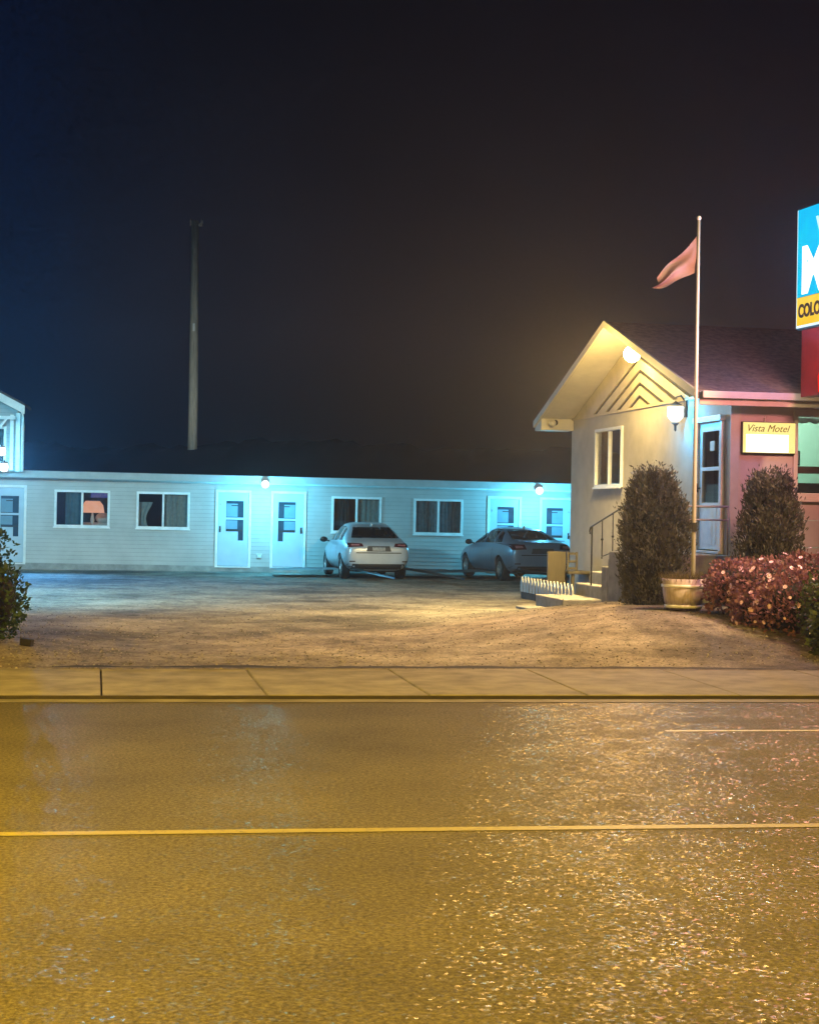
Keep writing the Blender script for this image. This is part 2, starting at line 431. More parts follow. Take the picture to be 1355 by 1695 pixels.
def curtain(parent, x0, x1, z0, z1, y, m, folds=7, amp=.025, pinch=0, seed=0):
    c = MB(); r = random.Random(seed); ph = r.uniform(0, 6)
    def fn(u, v):
        x = x0+(x1-x0)*u
        if pinch: x = x0+(x1-x0)*u*(1-pinch*math.sin(math.pi*min(1, (1-v)*.8))**1.5)
        return (x, y+amp*math.sin(u*folds*6.28+ph+.5*math.sin(v*3))*(.6+.4*math.sin(u*9+ph)), z0+(z1-z0)*v)
    c.grid(fn, folds*8, 8)
    return obj('curtain', c, m, parent)

# ------------------------------------------------------------------ motel row
motel = thing('motel_row', 'long low single storey motel row with pale siding, white doors and sliding windows', 'motel', (0, 46.7, 0), R(7.8), tilt=R(.33))
WX0, WX1 = -16.5, 9.5
WIN = [(-10.15, -8.6, 1.13, 2.19), (-7.86, -6.35, 1.13, 2.19), (-2.29, -.83, 1.12, 2.18), (.11, 1.57, 1.12, 2.17)]
DOOR = [(-5.62, -4.60, 1), (-4.04, -3.02, -1), (2.29, 3.31, 1), (3.85, 4.87, -1), (-11.93, -10.91, 1)]
holes = [(a+.03, b-.03, c+.03, d-.03) for a, b, c, d in WIN]+[(a+.04, b-.04, -.1, 2.24) for a, b, _ in DOOR]
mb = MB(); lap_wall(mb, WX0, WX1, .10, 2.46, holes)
obj('wall', mb, [M['siding'], M['lap_shadow']], motel)
mb = MB()
mb.box(WX0, WX1, 5.9, 6, 0, 2.5); mb.box(WX0, WX0+.1, .05, 5.9, 0, 2.5); mb.box(WX1-.1, WX1, .05, 5.9, 0, 2.5)
obj('rear_wall', mb, M['siding'], motel)
mb = MB(); mb.box(WX0-.3, WX1+.3, -.36, 6.3, 2.62, 2.68)
mb.box(WX0-.2, WX1+.2, -.20, 6.2, 2.68, 2.72)
obj('roof', mb, mat('flat_roof_felt', (.05, .05, .055), .9, .3, 3), motel)
mb = MB(); mb.box(WX0-.32, WX1+.32, -.385, -.362, 2.50, 2.70)
obj('fascia', mb, mat('dull_fascia_paint', (.40, .43, .43), .5, .1, 4), motel, bevel=.004)
mb = MB(); mb.box(WX0-.3, WX1+.3, -.36, -.004, 2.585, 2.615)
obj('soffit', mb, mat('dull_soffit', (.42, .44, .44), .6, .1, 3), motel)
mb = MB(); mb.box(WX0, WX1, -.06, .03, -.25, .10)
obj('foundation', mb, mat('foundation_concrete', (.30, .31, .30), .8, .3, 3, .2, 50), motel)
mb = MB(); mb.box(WX0, WX1, .0, .015, 2.46, 2.585); obj('frieze', mb, M['trim'], motel)

def motel_door(x0, x1, hand):
    """hand = 1: knob at the left, the lower slot at the right"""
    fr = MB(); fw = .075; z1 = 2.29
    fr.box(x0, x0+fw, -.05, .06, .10, z1-fw); fr.box(x1-fw, x1, -.05, .06, .10, z1-fw); fr.box(x0, x1, -.05, .06, z1-fw, z1)
    fr.box(x0, x1, -.09, .06, .06, .10)
    d = obj('door', fr, M['trim'], motel, bevel=.005)
    a, b = x0+fw+.006, x1-fw-.006; w_ = b-a
    flip = (lambda p: p) if hand > 0 else (lambda p: a+b-p)
    la, lb = a+w_*.26, a+w_*.84        # lite
    za, zm, zmm, zb = .98, 1.34, 1.48, 1.98
    if hand < 0: la, lb = a+b-lb, a+b-la
    leaf = MB()
    leaf.box(a, b, .0, .035, .11, .84); leaf.box(a, b, .0, .035, zb, z1-fw-.006)
    leaf.box(a, la, .0, .035, .84, zb); leaf.box(lb, b, .0, .035, .84, zb)
    leaf.box(la, lb, -.004, .035, 1.44, 1.50)                 # lock rail between the lites
    s0, s1 = la+(lb-la)*.70, lb
    if hand < 0: s0, s1 = la, la+(lb-la)*.30
    if hand > 0: leaf.box(la, s0, .0, .035, .84, 1.10)
    else: leaf.box(s1, lb, .0, .035, .84, 1.10)
    obj('leaf', leaf, M['door'], d, bevel=.004)
    p = MB(); p.add([(la, .03, .84), (lb, .03, .84), (lb, .03, zb), (la, .03, zb)], [(0,1,2,3)])
    p.box(la-.0, lb+.0, .034, .05, .84, zb)
    obj('glazing', p, mat('dark_blue_glazing', (.02, .05, .075), .15, .3, 4), d)  # opaque dark blue panel filling the lites
    bl = MB()                                                  # paper blind and notice behind the glass
    if hand > 0: bl.box(la+.01, s0-.02, .012, .026, 1.52, zb-.08)
    else: bl.box(s1+.02, lb-.01, .012, .026, 1.52, zb-.08)
    if hand > 0: bl.box(la+.01, s0-.02, .012, .026, 1.17, 1.42)
    else: bl.box(s1+.02, lb-.01, .012, .026, 1.17, 1.42)
    obj('blind', bl, mat('blue_grey_blind', (.14, .27, .36), .6, .1, 5), d)
    bl = MB(); xm = (la+lb)/2; bl.box(xm-.10, xm+.08, .004, .011, 1.83, 1.86); obj('notice', bl, M['dark'], d)
    bl = MB(); bl.box(la+.02, lb-.02, -.006, .008, 1.11, 1.145); obj('push_bar', bl, M['dark'], d)
    kx = a+.055 if hand > 0 else b-.055
    k = MB(); k.tube([(kx, 0, 1.16), (kx, -.06, 1.16)], .014); k.sphere((kx, -.07, 1.16), .03, 10, 8); k.box(kx-.025, kx+.025, -.012, -.001, 1.07, 1.25)
    obj('handle', k, M['dark'], d)
    nb = MB(); nb.box(kx-.02, kx+.02, -.010, -.001, 1.84, 1.90); obj('room_number_plate', nb, M['steel'], d)
for a, b, h in DOOR: motel_door(a, b, h)

for i, (a, b, c, d) in enumerate(WIN):
    wo = slider_window(motel, a, b, c, d)
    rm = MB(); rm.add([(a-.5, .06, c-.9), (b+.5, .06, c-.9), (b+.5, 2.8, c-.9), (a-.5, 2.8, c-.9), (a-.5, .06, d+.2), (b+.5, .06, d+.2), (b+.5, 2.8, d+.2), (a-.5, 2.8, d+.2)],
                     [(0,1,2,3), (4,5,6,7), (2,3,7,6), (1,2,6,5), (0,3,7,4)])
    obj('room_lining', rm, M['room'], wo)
    xm = (a+b)/2
    if i == 0:
        curtain(wo, a+.30, xm+.02, c, d, .16, mat('slate_blue_curtain', (.10, .17, .21), .85, .2, 8), 4, .03, 0, 2)
    elif i == 1:
        curtain(wo, xm-.02, b-.03, c, d, .15, M['curtain'], 6, .03, 0, 5)
        curtain(wo, a+.05, xm-.30, c, d-.30, .22, M['curtain'], 3, .03, .45, 9)
    elif i == 2:
        curtain(wo, xm-.02, b-.03, c, d, .15, mat('teal_sheer_curtain', (.28, .46, .50), .8, .15, 12), 5, .03, 0, 6)
        curtain(wo, a+.06, xm-.2, c, d, .2, mat('dark_drape', (.045, .06, .07), .9, .2, 9), 4, .03, 0, 7)
    else:
        curtain(wo, a+.03, xm, c, d, .15, mat('thin_grey_net', (.13, .165, .18), .8, .3, 10), 6, .035, 0, 11)
        curtain(wo, xm, b-.03, c, d, .15, mat('thin_grey_net', (.10, .13, .145), .8, .3, 10), 6, .035, 0, 12)
# outlet box between the first doors
mb = MB(); mb.box(-4.41, -4.29, -.06, -.022, .36, .46); mb.box(-4.43, -4.27, -.075, -.06, .45, .475); mb.box(-4.38, -4.32, -.068, -.06, .38, .43)
obj('outlet_box', mb, M['trim'], motel, bevel=.004)
mb = MB(); mb.box(4.98, 5.06, -.10, -.022, 1.35, 1.50); obj('junction_box', mb, M['dark'], motel, bevel=.004)

# porch lamps on the row
def globe_lamp(x, z, label, power):
    root = thing('porch_lamp', label, 'wall lamp', (0, 0, 0), 0, 'round cool white lamps along the motel row')
    root.matrix_world = Matrix.Translation((0, 46.7, 0)) @ Matrix.Rotation(R(7.8), 4, 'Z') @ Matrix.Rotation(R(.33), 4, 'Y') @ Matrix.Translation((x, -.388, z))
    b = MB(); b.lathe([(.0, -.0), (.075, 0), (.075, -.03), (.05, -.05), (.0, -.05)], axis='y', n=16)
    obj('base', b, M['steel'], root)
    gl = MB(); gl.sphere((0, -.16, -.05), .115, 18, 12)
    go = obj('globe', gl, M['cyan_globe'], root); go.visible_shadow = True
    lamp('porch_front', (0, -.20, -.05), 3000, (.10, .42, 1.0), .1, 'SPOT', rot=(R(84), 0, R(172)), size=R(70), parent=root, spec=0).data.spot_blend = 1
    lamp('porch_light', (0, -.95, -.42), power, COOL, .08, parent=root, spec=.02)
globe_lamp(-4.24, 2.52, 'round cool white porch lamp above the gap between the two left white doors', 390)
globe_lamp(3.72, 2.52, 'round cool white porch lamp above the dark sedan, between two white doors', 390)

# made-up lit interior standing in for reflections in the first window
def motel_pt(x, y, z):
    return Matrix.Translation((0, 46.7, 0)) @ Matrix.Rotation(R(7.8), 4, 'Z') @ Matrix.Rotation(R(.33), 4, 'Y') @ Matrix.Translation((x, y, z))
r_ = thing('stand_in_lamp', 'made-up lit lampshade standing in for a peach reflection in the first window left of the doors', 'lamp'); r_.matrix_world = motel_pt(-9.12, .62, 1.15)
b = MB(); b.lathe([(.0, 0), (.10, .0), (.10, .02), (.03, .05), (.06, .2), (.03, .36), (.015, .45)], n=16); obj('base', b, mat('ceramic_base', (.6, .6, .58), .3, .1, 4), r_)
b = MB(); b.lathe([(.34, .40), (.30, .62), (.20, .74)], n=28); obj('lamp_shade', b, emit_mat('peach_reflection_glow', (1.0, .42, .22), .95, (1, .5, .34)), r_)
lamp('stand_in_light', (0, 0, .3), 6, (1, .72, .5), .05, parent=r_)
r_ = thing('bed', 'made-up white bed standing in for a pale reflection low in the first window', 'bed'); r_.matrix_world = motel_pt(-9.2, .95, .28)
b = MB(); b.box(-.5, .62, -.0, 1.5, .5, .98); obj('mattress', b, mat('bed_linen', (.62, .60, .55), .8, .15, 6), r_, bevel=.06)
b = MB(); b.sphere((.36, .10, 1.12), .2, 14, 10, sq=(1.1, .6, .8)); obj('pillow', b, mat('pillow_linen', (.72, .68, .62), .8, .1, 6), r_)
r_ = obj('stand_in_picture', MB().box(-.28, .28, -.02, .0, 0, .22).box(.40, .52, -.02, 0, -.35, .15), emit_mat('violet_reflection_glow', (.06, .09, .55), .5, (.3, .28, .5), 9)); r_.matrix_world = motel_pt(-9.02, 2.7, 2.0)
tag(r_, 'made-up glowing blue violet picture standing in for a reflection in the first window', 'picture')
lamp('added_room_light', tuple(motel_pt(-8.95, 1.6, 2.05).translation), 7, (1, .8, .75), .1)  # unseen lamp added to light the made-up interior

# ------------------------------------------------------------------ gabled upper storey at the left end
wing = thing('gabled_wing', 'white trimmed gabled upper storey lit cyan at the left edge of the motel row', 'building', (0, 46.7, 0), R(7.8))
X1 = -11.02; XL = -17.5
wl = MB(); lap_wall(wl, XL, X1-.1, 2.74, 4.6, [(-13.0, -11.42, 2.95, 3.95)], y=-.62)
wl.box(XL, X1-.1, -.60, -.45, 2.72, 2.95); wl.box(XL, -13.0, -.60, -.45, 2.95, 3.95); wl.box(-11.42, X1-.1, -.60, -.45, 2.95, 3.95)
wl.prism([(XL, 3.95), (X1-.1, 3.95), (X1-.1, 4.5), (-14.2, 6.1), (XL, 4.5)], 'y', -.60, -.45)
wl.box(X1-.25, X1-.1, -.45, .5, 2.72, 4.4)
obj('wall', wl, [mat('pale_upper_siding', (.40, .42, .42), .55, .12, 2), M['lap_shadow']], wing)
rf = MB()
rf.prism([(X1+.12, 4.50), (X1+.12, 4.60), (-14.2, 6.32), (XL-.3, 4.60), (XL-.3, 4.50), (-14.2, 6.2)], 'y', -1.05, .8)
obj('roof', rf, M['roof_dark'], wing)
fs = MB(); fs.prism([(X1+.13, 4.30), (X1+.13, 4.53), (-14.2, 6.23), (-14.2, 5.98)], 'y', -1.10, -1.06)
obj('barge_board', fs, M['trim'], wing, bevel=.005)
so = MB(); so.prism([(X1+.05, 4.40), (X1+.05, 4.44), (-14.2, 6.12), (-14.2, 6.08)], 'y', -1.04, -.62); obj('soffit', so, M['trim'], wing)
cb = MB(); cb.box(X1-.14, X1-.02, -.70, -.64, 2.72, 4.35); cb.box(X1-.30, X1-.20, -.70, -.645, 2.76, 4.3)
obj('corner_board', cb, M['trim'], wing, bevel=.005)
dp = MB(); dp.tube([(X1+.06, -1.0, 4.36), (X1+.06, -.95, 4.2), (X1+.05, -.72, 4.0), (X1+.04, -.70, 2.72)], .045, 10)
obj('downspout', dp, M['trim'], wing)
fr = MB(); fr.box(-13.0, -11.42, -.66, -.60, 3.9, 3.97); fr.box(-13.0, -11.42, -.66, -.60, 2.93, 2.99); fr.box(-11.49, -11.42, -.66, -.60, 2.99, 3.9); fr.box(-13.0, -12.93, -.66, -.6, 2.99, 3.9)
fr.box(-11.9, -11.84, -.65, -.60, 2.99, 3.9); fr.box(-13, -11.42, -.65, -.6, 3.40, 3.45)
wo = obj('window', fr, M['trim'], wing); p = MB(); p.add([(-13, -.58, 2.95), (-11.42, -.58, 2.95), (-11.42, -.58, 3.95), (-13, -.58, 3.95)], [(0,1,2,3)]); obj('pane', p, M['glass'], wo)
p = MB(); p.box(-13, -11.42, -.1, -.05, 2.9, 4); obj('blind', p, mat('pale_blind', (.30, .42, .46), .6, .1, 5), wo)
br = MB(); br.beam((-11.35, -.95, 4.22), (-11.95, -.95, 3.45), .09, .05); br.beam((-11.15, -.95, 4.2), (-13, -.95, 4.2), .07, .09); br.beam((-12.2, -.95, 4.2), (-12.2, -.95, 5), .07, .09)
obj('truss', br, M['trim'], wing)
def bracket_lamp(x, z, label, power, lz):
    root = thing('bracket_lamp', label, 'wall lamp', group='cool white lamps at the left end of the row'); root.matrix_world = motel_pt(x, -.72, z)
    b = MB(); b.tube([(0, .08, .16), (0, -.02, .17), (0, -.06, .12)], .015); b.lathe([(.0, .13), (.09, .125), (.10, .10), (0, .10)], (0, -.06, 0)); obj('bracket', b, M['dark'], root)
    gl = MB(); gl.lathe([(.001, .11), (.10, .09), (.125, 0), (.10, -.12), (.001, -.15)], (0, -.06, 0), n=18); obj('globe', gl, M['cyan_globe'], root)
    lamp('bracket_front', (.1, -.2, 0), power*90, (.08, .40, 1.0), .1, 'SPOT', rot=(R(72), 0, R(194)), size=R(96), parent=root, spec=0).data.spot_blend = 1
    lamp('bracket_light', (.12, -.6, lz), power, COOL, .1, parent=root)
bracket_lamp(-11.55, 3.22, 'upper cool white lamp under the gable at the far left', 16, 0)
bracket_lamp(-11.47, 2.78, 'lower cool white lamp just above the leftmost white door', 26, -.05)

# ------------------------------------------------------------------ office house
OR, OY = 11.3, (5.04, 25.2, 0)
office_m = Matrix.Translation(OY) @ Matrix.Rotation(R(OR), 4, 'Z')
def opt(x, y, z): return office_m @ Vector((x, y, z))
office = thing('office_house', 'small gabled office house with stucco walls, chevron gable and dark shingle roof', 'house', OY, R(OR))
GW, FL, ZT = 8.52, 10.5, 3.78        # gable length, front length, wall top
PK = 5.30; OV, EV = .72, .36; MID = GW/2
GWIN = (5.2, 6.84, 2.31, 3.47); ODOOR = (.28, 1.42, 1.22, 3.40); FWIN = (1.04, 3.9, 2.06, 3.49)
wl = MB()
def wall_cells(mb, h0, h1, z0, z1, hole, put):
    a, b, c, d = hole
    for (p, q, r, s) in ((h0, a, z0, z1), (b, h1, z0, z1), (a, b, z0, c), (a, b, d, z1)): 
        if q-p > .001 and s-r > .001: put(p, q, r, s)
wall_cells(wl, ODOOR[1]+.0, GW, -.3, ZT, GWIN, lambda p, q, r, s: wl.box(0, .16, p, q, r, s))
wl.box(0, .16, 0, ODOOR[0], -.3, ZT); wl.box(0, .16, ODOOR[0], ODOOR[1], -.3, ODOOR[2]); wl.box(0, .16, ODOOR[0], ODOOR[1], ODOOR[3], ZT)
fw2 = MB(); wall_cells(fw2, .16, FL, 1.74, ZT, FWIN, lambda p, q, r, s: fw2.box(p, q, 0, .16, r, s))
obj('front_wall', fw2, mat('mauve_stucco', (.44, .375, .385), .8, .10, 2.5, .35, 90), office)
wl.box(.16, FL, GW-.16, GW, -.3, ZT); wl.box(FL-.16, FL, .16, GW-.16, -.3, ZT)
obj('wall', wl, M['stucco'], office)
# lower front wall: pale panels with a few seams
lw = MB(); lw.box(.16, FL, -.018, .14, -.3, 1.30); lw.box(.16, FL, -.012, .14, 1.31, 1.735); lw.box(-.012, .20, -.03, -.001, -.3, 1.735)
obj('wainscot', lw, mat('grey_lavender_panel', (.36, .35, .36), .7, .15, 2, .1, 40), office, bevel=.004)
cb = MB(); cb.box(-.02, .12, -.02, -.0005, 1.74, ZT-.02); obj('corner_board', cb, mat('grey_corner_trim', (.42, .43, .42), .6, .1, 3), office)
# roof: two slopes with overhang, ridge runs back from the gable
rf = MB(); sl = (PK-3.70)/(MID+EV); th = .13
prof = [(-EV, 3.70), (MID, PK), (GW+EV, 3.70)]
for (p, q) in ((prof[0], prof[1]), (prof[2], prof[1])):
    rf.add([(-OV, p[0], p[1]-.0), (-OV, q[0], q[1]), (FL+.5, q[0], q[1]), (FL+.5, p[0], p[1]),
            (-OV, p[0], p[1]-.05), (-OV, q[0], q[1]-.05), (FL+.5, q[0], q[1]-.05), (FL+.5, p[0], p[1]-.05)],
           [(0,1,2,3), (4,5,6,7), (0,1,5,4), (3,2,6,7), (0,3,7,4)])
obj('roof', rf, mat('brown_shingle', (.24, .155, .13), .9, .35, 9, .5, 60), office)
sf = MB()
for (p, q) in ((prof[0], prof[1]), (prof[2], prof[1])):      # sloping soffit boards under the rake overhang
    sf.add([(-OV+.03, p[0], p[1]-.10), (-OV+.03, q[0], q[1]-.10), (0, q[0], q[1]-.10), (0, p[0], p[1]-.10)], [(0,1,2,3)])
sf.box(.0, FL+.4, -EV+.02, 0, ZT-.16, ZT-.14)
obj('soffit', sf, M['soffit'], office)
bb = MB()
for (p, q) in ((prof[0], prof[1]), (prof[2], prof[1])):      # barge boards on the rake
    bb.add([(-OV-.02, p[0], p[1]+.02), (-OV-.02, q[0], q[1]+.02), (-OV-.02, q[0], q[1]-.11), (-OV-.02, p[0], p[1]-.11),
            (-OV+.02, p[0], p[1]+.02), (-OV+.02, q[0], q[1]+.02), (-OV+.02, q[0], q[1]-.11), (-OV+.02, p[0], p[1]-.11)],
           [(0,1,2,3), (4,5,6,7), (0,1,5,4), (3,2,6,7), (0,3,7,4)])
obj('barge_board', bb, M['soffit'], office)
fa = MB(); fa.box(-OV+.03, FL+.4, -EV-.03, -EV, 3.50, 3.70); fa.box(-OV+.05, FL+.4, -EV-.12, -EV-.031, 3.60, 3.71)
obj('fascia', fa, mat('fascia_paint', (.52, .50, .49), .5, .08, 4), office, bevel=.006)
ret = MB(); ret.box(-OV+.02, -.001, GW-.12, GW+EV-.01, 3.52, 3.76); obj('eave_return', ret, M['soffit'], office, bevel=.006)
# chevron boards on the gable, nested, with open dark joints
bk = MB(); bk.prism([(0, ZT), (MID, PK-.10), (GW, ZT)], 'x', -.002, .10); obj('gable_back', bk, mat('gable_dark_joint', (.022, .017, .008), .8, .2, 5), office)
ch = MB(); gap = .078; A = PK-.14
def chev(a0, a1):            # band between inverted Vs with apex heights a0 > a1 (clipped at the wall top)
    def halfw(a): return max(0, (a-ZT)/sl)
    for sgn in (-1, 1):
        h0, h1 = halfw(a0), halfw(a1)
        vs = [(MID, a0), (MID+sgn*h0, ZT), (MID+sgn*h1, ZT), (MID, max(a1, ZT))]
        f = [(-.030, y, z) for y, z in vs]; b_ = [(-.004, y, z) for y, z in vs]
        ch.add(f+b_, [(0,1,2,3), (0,1,5,4), (2,3,7,6), (1,2,6,5), (3,0,4,7)])
lv = [A, 4.72, 4.46, 4.225, 3.99]
for i in range(len(lv)): chev(lv[i]-(gap if i else 0), lv[i+1] if i+1 < len(lv) else ZT-.001)
obj('chevron_boards', ch, M['stucco_dark'], office)
bd = MB(); bd.box(-.045, -.0, .0, GW, ZT-.05, ZT-.005); obj('gable_band', bd, M['stucco_dark'], office)
# gable window (built in wall coordinates and turned: x along the wall -> local y)
gw_root = slider_window(office, -GWIN[1]-.0, -GWIN[0], GWIN[2], GWIN[3], fw=.06)
gw_root.rotation_euler = (0, 0, R(-90))
curtain(gw_root, -GWIN[1]+.06, -6.02, GWIN[2], GWIN[3], .075, M['curtain_tan'], 4, .02, 0, 3)
curtain(gw_root, -6.02, -GWIN[0]-.06, GWIN[2], GWIN[3], .085, leaf_mat('dark_brown_drape', (.22, .16, .13), (.30, .22, .18), .9, .4, 6), 4, .02, 0, 4)
lamp('gable_curtain_fill', tuple(opt(.9, 6.0, 3.2)), 14, (1, .72, .42), .2)  # unseen lamp added behind the curtains to brighten them
# entrance door beside the corner
dw = MB(); y0, y1, z0, z1 = ODOOR
dw.box(-.05, .10, y0, y0+.08, z0, z1-.09); dw.box(-.05, .10, y1-.08, y1, z0, z1-.09); dw.box(-.09, .10, y0-.03, y1+.03, z1-.09, z1); dw.box(-.08, .1, y0, y1, z0-.04, z0)
d = obj('door', dw, M['trim'], office, bevel=.006)
lf = MB(); a, b = y0+.085, y1-.085
lf.box(0, .04, a, a+.13, z0+.02, z1-.1); lf.box(0, .04, b-.13, b, z0+.02, z1-.1); lf.box(0, .04, a+.13, b-.13, z1-.24, z1-.1)
lf.box(0, .04, a+.13, b-.13, z0+1.30, z0+1.36); lf.box(0, .04, a+.13, b-.13, z0+.02, z0+.78)
lf.box(-.006, .0, a+.20, b-.20, z0+.10, z0+.70)
obj('leaf', lf, M['trim'], d, bevel=.004)
p = MB(); p.add([(.03, a+.13, z0+.78), (.03, b-.13, z0+.78), (.03, b-.13, z1-.24), (.03, a+.13, z1-.24)], [(0,1,2,3)]); obj('glazing', p, M['glass'], d)
p = MB(); p.box(.30, .32, a-.1, b+.1, z0, z1); obj('inner_door', p, mat('inner_door_green', (.17, .21, .18), .6, .15, 3), d)
p = MB(); p.box(.005, .02, a+.34, a+.52, z0+1.62, z0+1.78); p2 = MB(); p2.box(-.02, .0, a+.05, a+.09, z0+1.42, z0+1.86); obj('door_closer', p2, M['trim'], d); obj('notice', p, mat('paper_notice', (.7, .7, .66), .7, .1, 4), d)
k = MB(); k.tube([(-.05, b-.06, z0+.95), (-.05, b-.06, z0+1.1)], .012); k.tube([(0, b-.06, z0+1.02), (-.05, b-.06, z0+1.02)], .01); obj('handle', k, M['dark'], d)
# front window and what can be seen through it
fr = MB(); a, b, c, d_ = FWIN
fr.box(a, b, -.04, .05, d_-.11, d_); fr.box(a, b, -.04, .05, c, c+.11); fr.box(a, a+.07, -.04, .05, c+.11, d_-.11); fr.box(b-.07, b, -.04, .05, c+.11, d_-.11); fr.box(a-.03, b+.03, -.07, -.04, c-.03, c+.02)
wo = obj('window', fr, mat('pinkish_white_frame', (.56, .52, .50), .5, .08, 4), office, bevel=.006)
p = MB(); p.add([(a+.07, .02, c+.11), (b-.07, .02, c+.11), (b-.07, .02, d_-.11), (a+.07, .02, d_-.11)], [(0,1,2,3)]); obj('pane', p, M['glass'], wo)
rm = MB(); rm.add([(.3, .17, 1.2), (b+.6, .17, 1.2), (b+.6, 2.4, 1.2), (.3, 2.4, 1.2), (.3, .17, 3.7), (b+.6, .17, 3.7), (b+.6, 2.4, 3.7), (.3, 2.4, 3.7)], [(0,1,2,3), (4,5,6,7), (2,3,7,6), (1,2,6,5), (0,3,7,4)])
obj('room_lining', rm, mat('mint_room_wall', (.42, .56, .48), .8, .06, 2), wo)
vl = MB(); vl.grid(lambda u, v: (a+.10+(b-a-.2)*u, .09+.02*math.sin(u*60), d_-.11-(.07+.03*abs(math.sin(u*40)))*v), 90, 2); obj('valance', vl, mat('white_valance', (.7, .75, .7), .8, .05, 5), wo)
lamp('office_room_light', tuple(opt(2.0, 1.2, 3.45)), 110, (.72, 1.0, .80), .25)
def in_office(name, label, cat, mb, m, group=None):
    o = obj(name, mb, m); o.matrix_world = office_m; return tag(o, label, cat, group)
pf = MB(); pf.box(1.20, 1.36, .42, .45, 2.62, 2.86); pf.box(1.225, 1.335, .41, .42, 2.645, 2.835, 1)
in_office('picture_frame', 'dark framed picture on the mint wall inside the office window', 'picture', pf, [M['dark'], mat('faded_print', (.3, .4, .36), .6, .4, 6)])
sh = MB(); sh.box(1.12, 4.2, .40, .72, 2.50, 2.61); in_office('shelf', 'brown shelf running across the office window', 'shelf', sh, mat('brown_shelf_wood', (.13, .06, .045), .5, .4, 4, stretch=(.3, 6, 6)))
cp = MB(); cp.box(1.14, 1.27, .3, .38, 2.30, 2.46); 
in_office('paper_stack', 'white cards standing under the shelf inside the office window', 'papers', cp, mat('white_card', (.7, .72, .68), .7, .05, 5))
ct = MB(); ct.box(1.12, 4.2, .42, .7, 1.9, 2.34); in_office('counter', 'black counter low behind the office window', 'counter', ct, mat('dark_counter', (.03, .03, .03), .4, .3, 4))

# flood lamp under the peak
FLY, FLZ = 3.66, 4.665
fl = thing('flood_lamp', 'blazing warm flood lamp mounted under the peak of the gable', 'flood lamp', tuple(opt(-.03, FLY, FLZ)), R(OR))
b = MB(); b.box(.0, .03, -.08, .08, -.06, .10); b.tube([(0, 0, .04), (-.2, 0, .05), (-.30, 0, .02)], .022); obj('bracket', b, M['steel'], fl)
b = MB(); b.sphere((-.36, 0, 0), .15, 20, 14); obj('bulb', b, M['warm_globe'], fl)
lamp('flood_light', (-1.15, 0, -.40), 270, WARM, .14, parent=fl)
lamp('flood_front', (-.55, -.1, -.1), 3600, (1, .55, .18), .14, 'SPOT', rot=(R(-66), 0, R(-36)), size=R(80), parent=fl, spec=.65).data.spot_blend = 1
lamp('flood_beam', (-.75, 0, -.12), 4400, (1, .72, .28), .14, 'SPOT', rot=(0, R(50), R(-30)), size=R(128), parent=fl)
# small dark spotlight on the eave return
sp = thing('spot_fixture', 'small dark spotlight fixed to the boxed eave end of the gable', 'spotlight', tuple(opt(-.50, GW-.13, 3.66)), R(OR))
b = MB(); b.lathe([(.001, .0), (.05, 0), (.075, -.12), (.001, -.125)], (0, -.02, 0), 'y', 14); obj('head', b, M['soffit'], sp)
b = MB(); b.lathe([(.03, .0), (.06, -.01), (.045, -.05), (.001, -.05)], (.10, 0, .02), 'y', 14); obj('mount', b, M['dark'], sp)
# coach lantern beside the entrance
ln = thing('coach_lantern', 'white glowing coach lantern on the gable wall beside the office door', 'lantern', tuple(opt(-.002, 1.96, 3.50)), R(OR))
b = MB(); b.box(-.03, .0, -.06, .06, -.05, .28); b.tube([(-.02, 0, .22), (-.10, 0, .31), (-.19, 0, .28), (-.19, 0, .19)], .014); b.lathe([(.001, .22), (.05, .19), (.10, .165), (.11, .155), (.001, .155)], (-.19, 0, 0)); b.lathe([(.001, -.30), (.02, -.27), (.02, -.20), (.05, -.17), (.07, -.155), (.001, -.155)], (-.19, 0, 0))
obj('bracket', b, M['dark'], ln)
b = MB(); b.lathe([(.08, -.12), (.13, -.02), (.14, .12)], (-.19, 0, 0), n=18); b.sphere((-.19, 0, .0), .14, 18, 12, sq=(1, 1, .95)); obj('globe', b, M['cyan_globe'], ln)
lamp('lantern_light', (-.50, -.25, -.05), 80, (.05, .52, 1.0), .1, parent=ln, spec=0)
lamp('lantern_front', (-.36, -.10, 0), 450, (.08, .42, 1.0), .1, 'SPOT', rot=(R(-84), 0, R(-17)), size=R(64), parent=ln, spec=0).data.spot_blend = 1
# wall sign by the front window
sg = thing('lit_wall_sign', 'lit yellow and white box sign lettered Vista Motel on the pink wall', 'sign', tuple(opt(.15, -.001, 2.78)), R(OR))
W_, H_ = .90, .50
b = MB(); b.box(0, W_, -.075, -.0, 0, H_); obj('cabinet', b, mat('brown_sign_case', (.06, .03, .02), .5, .2, 6), sg, bevel=.012)
b = MB(); b.box(.012, W_-.012, -.087, -.076, .012, H_-.012); obj('face', b, emit_mat('yellow_sign_glow', (1.0, .86, .30), 1.15, (1, .80, .24)), sg, bevel=.004)
b = MB(); b.box(.06, W_-.13, -.093, -.0875, .02, .30); obj('white_panel', b, emit_mat('white_sign_glow', (1, .96, .86), 2.2), sg)
me = text_mesh('Vista Motel', .155, .35); me.materials.append(mat('brown_letter', (.10, .05, .005), .6, .2, 6, emit=(.25, .12, .0), es=.5))
o = obj('lettering', me, None, sg); o.location = (.055, -.092, .345); o.rotation_euler = (R(90), 0, 0); o.scale = (1.0, 1, 1)
b = MB(); b.tube([(.38, -.07, H_), (.38, -.07, H_+.07), (.41, -.03, H_+.09)], .008); obj('conduit', b, M['trim'], sg)

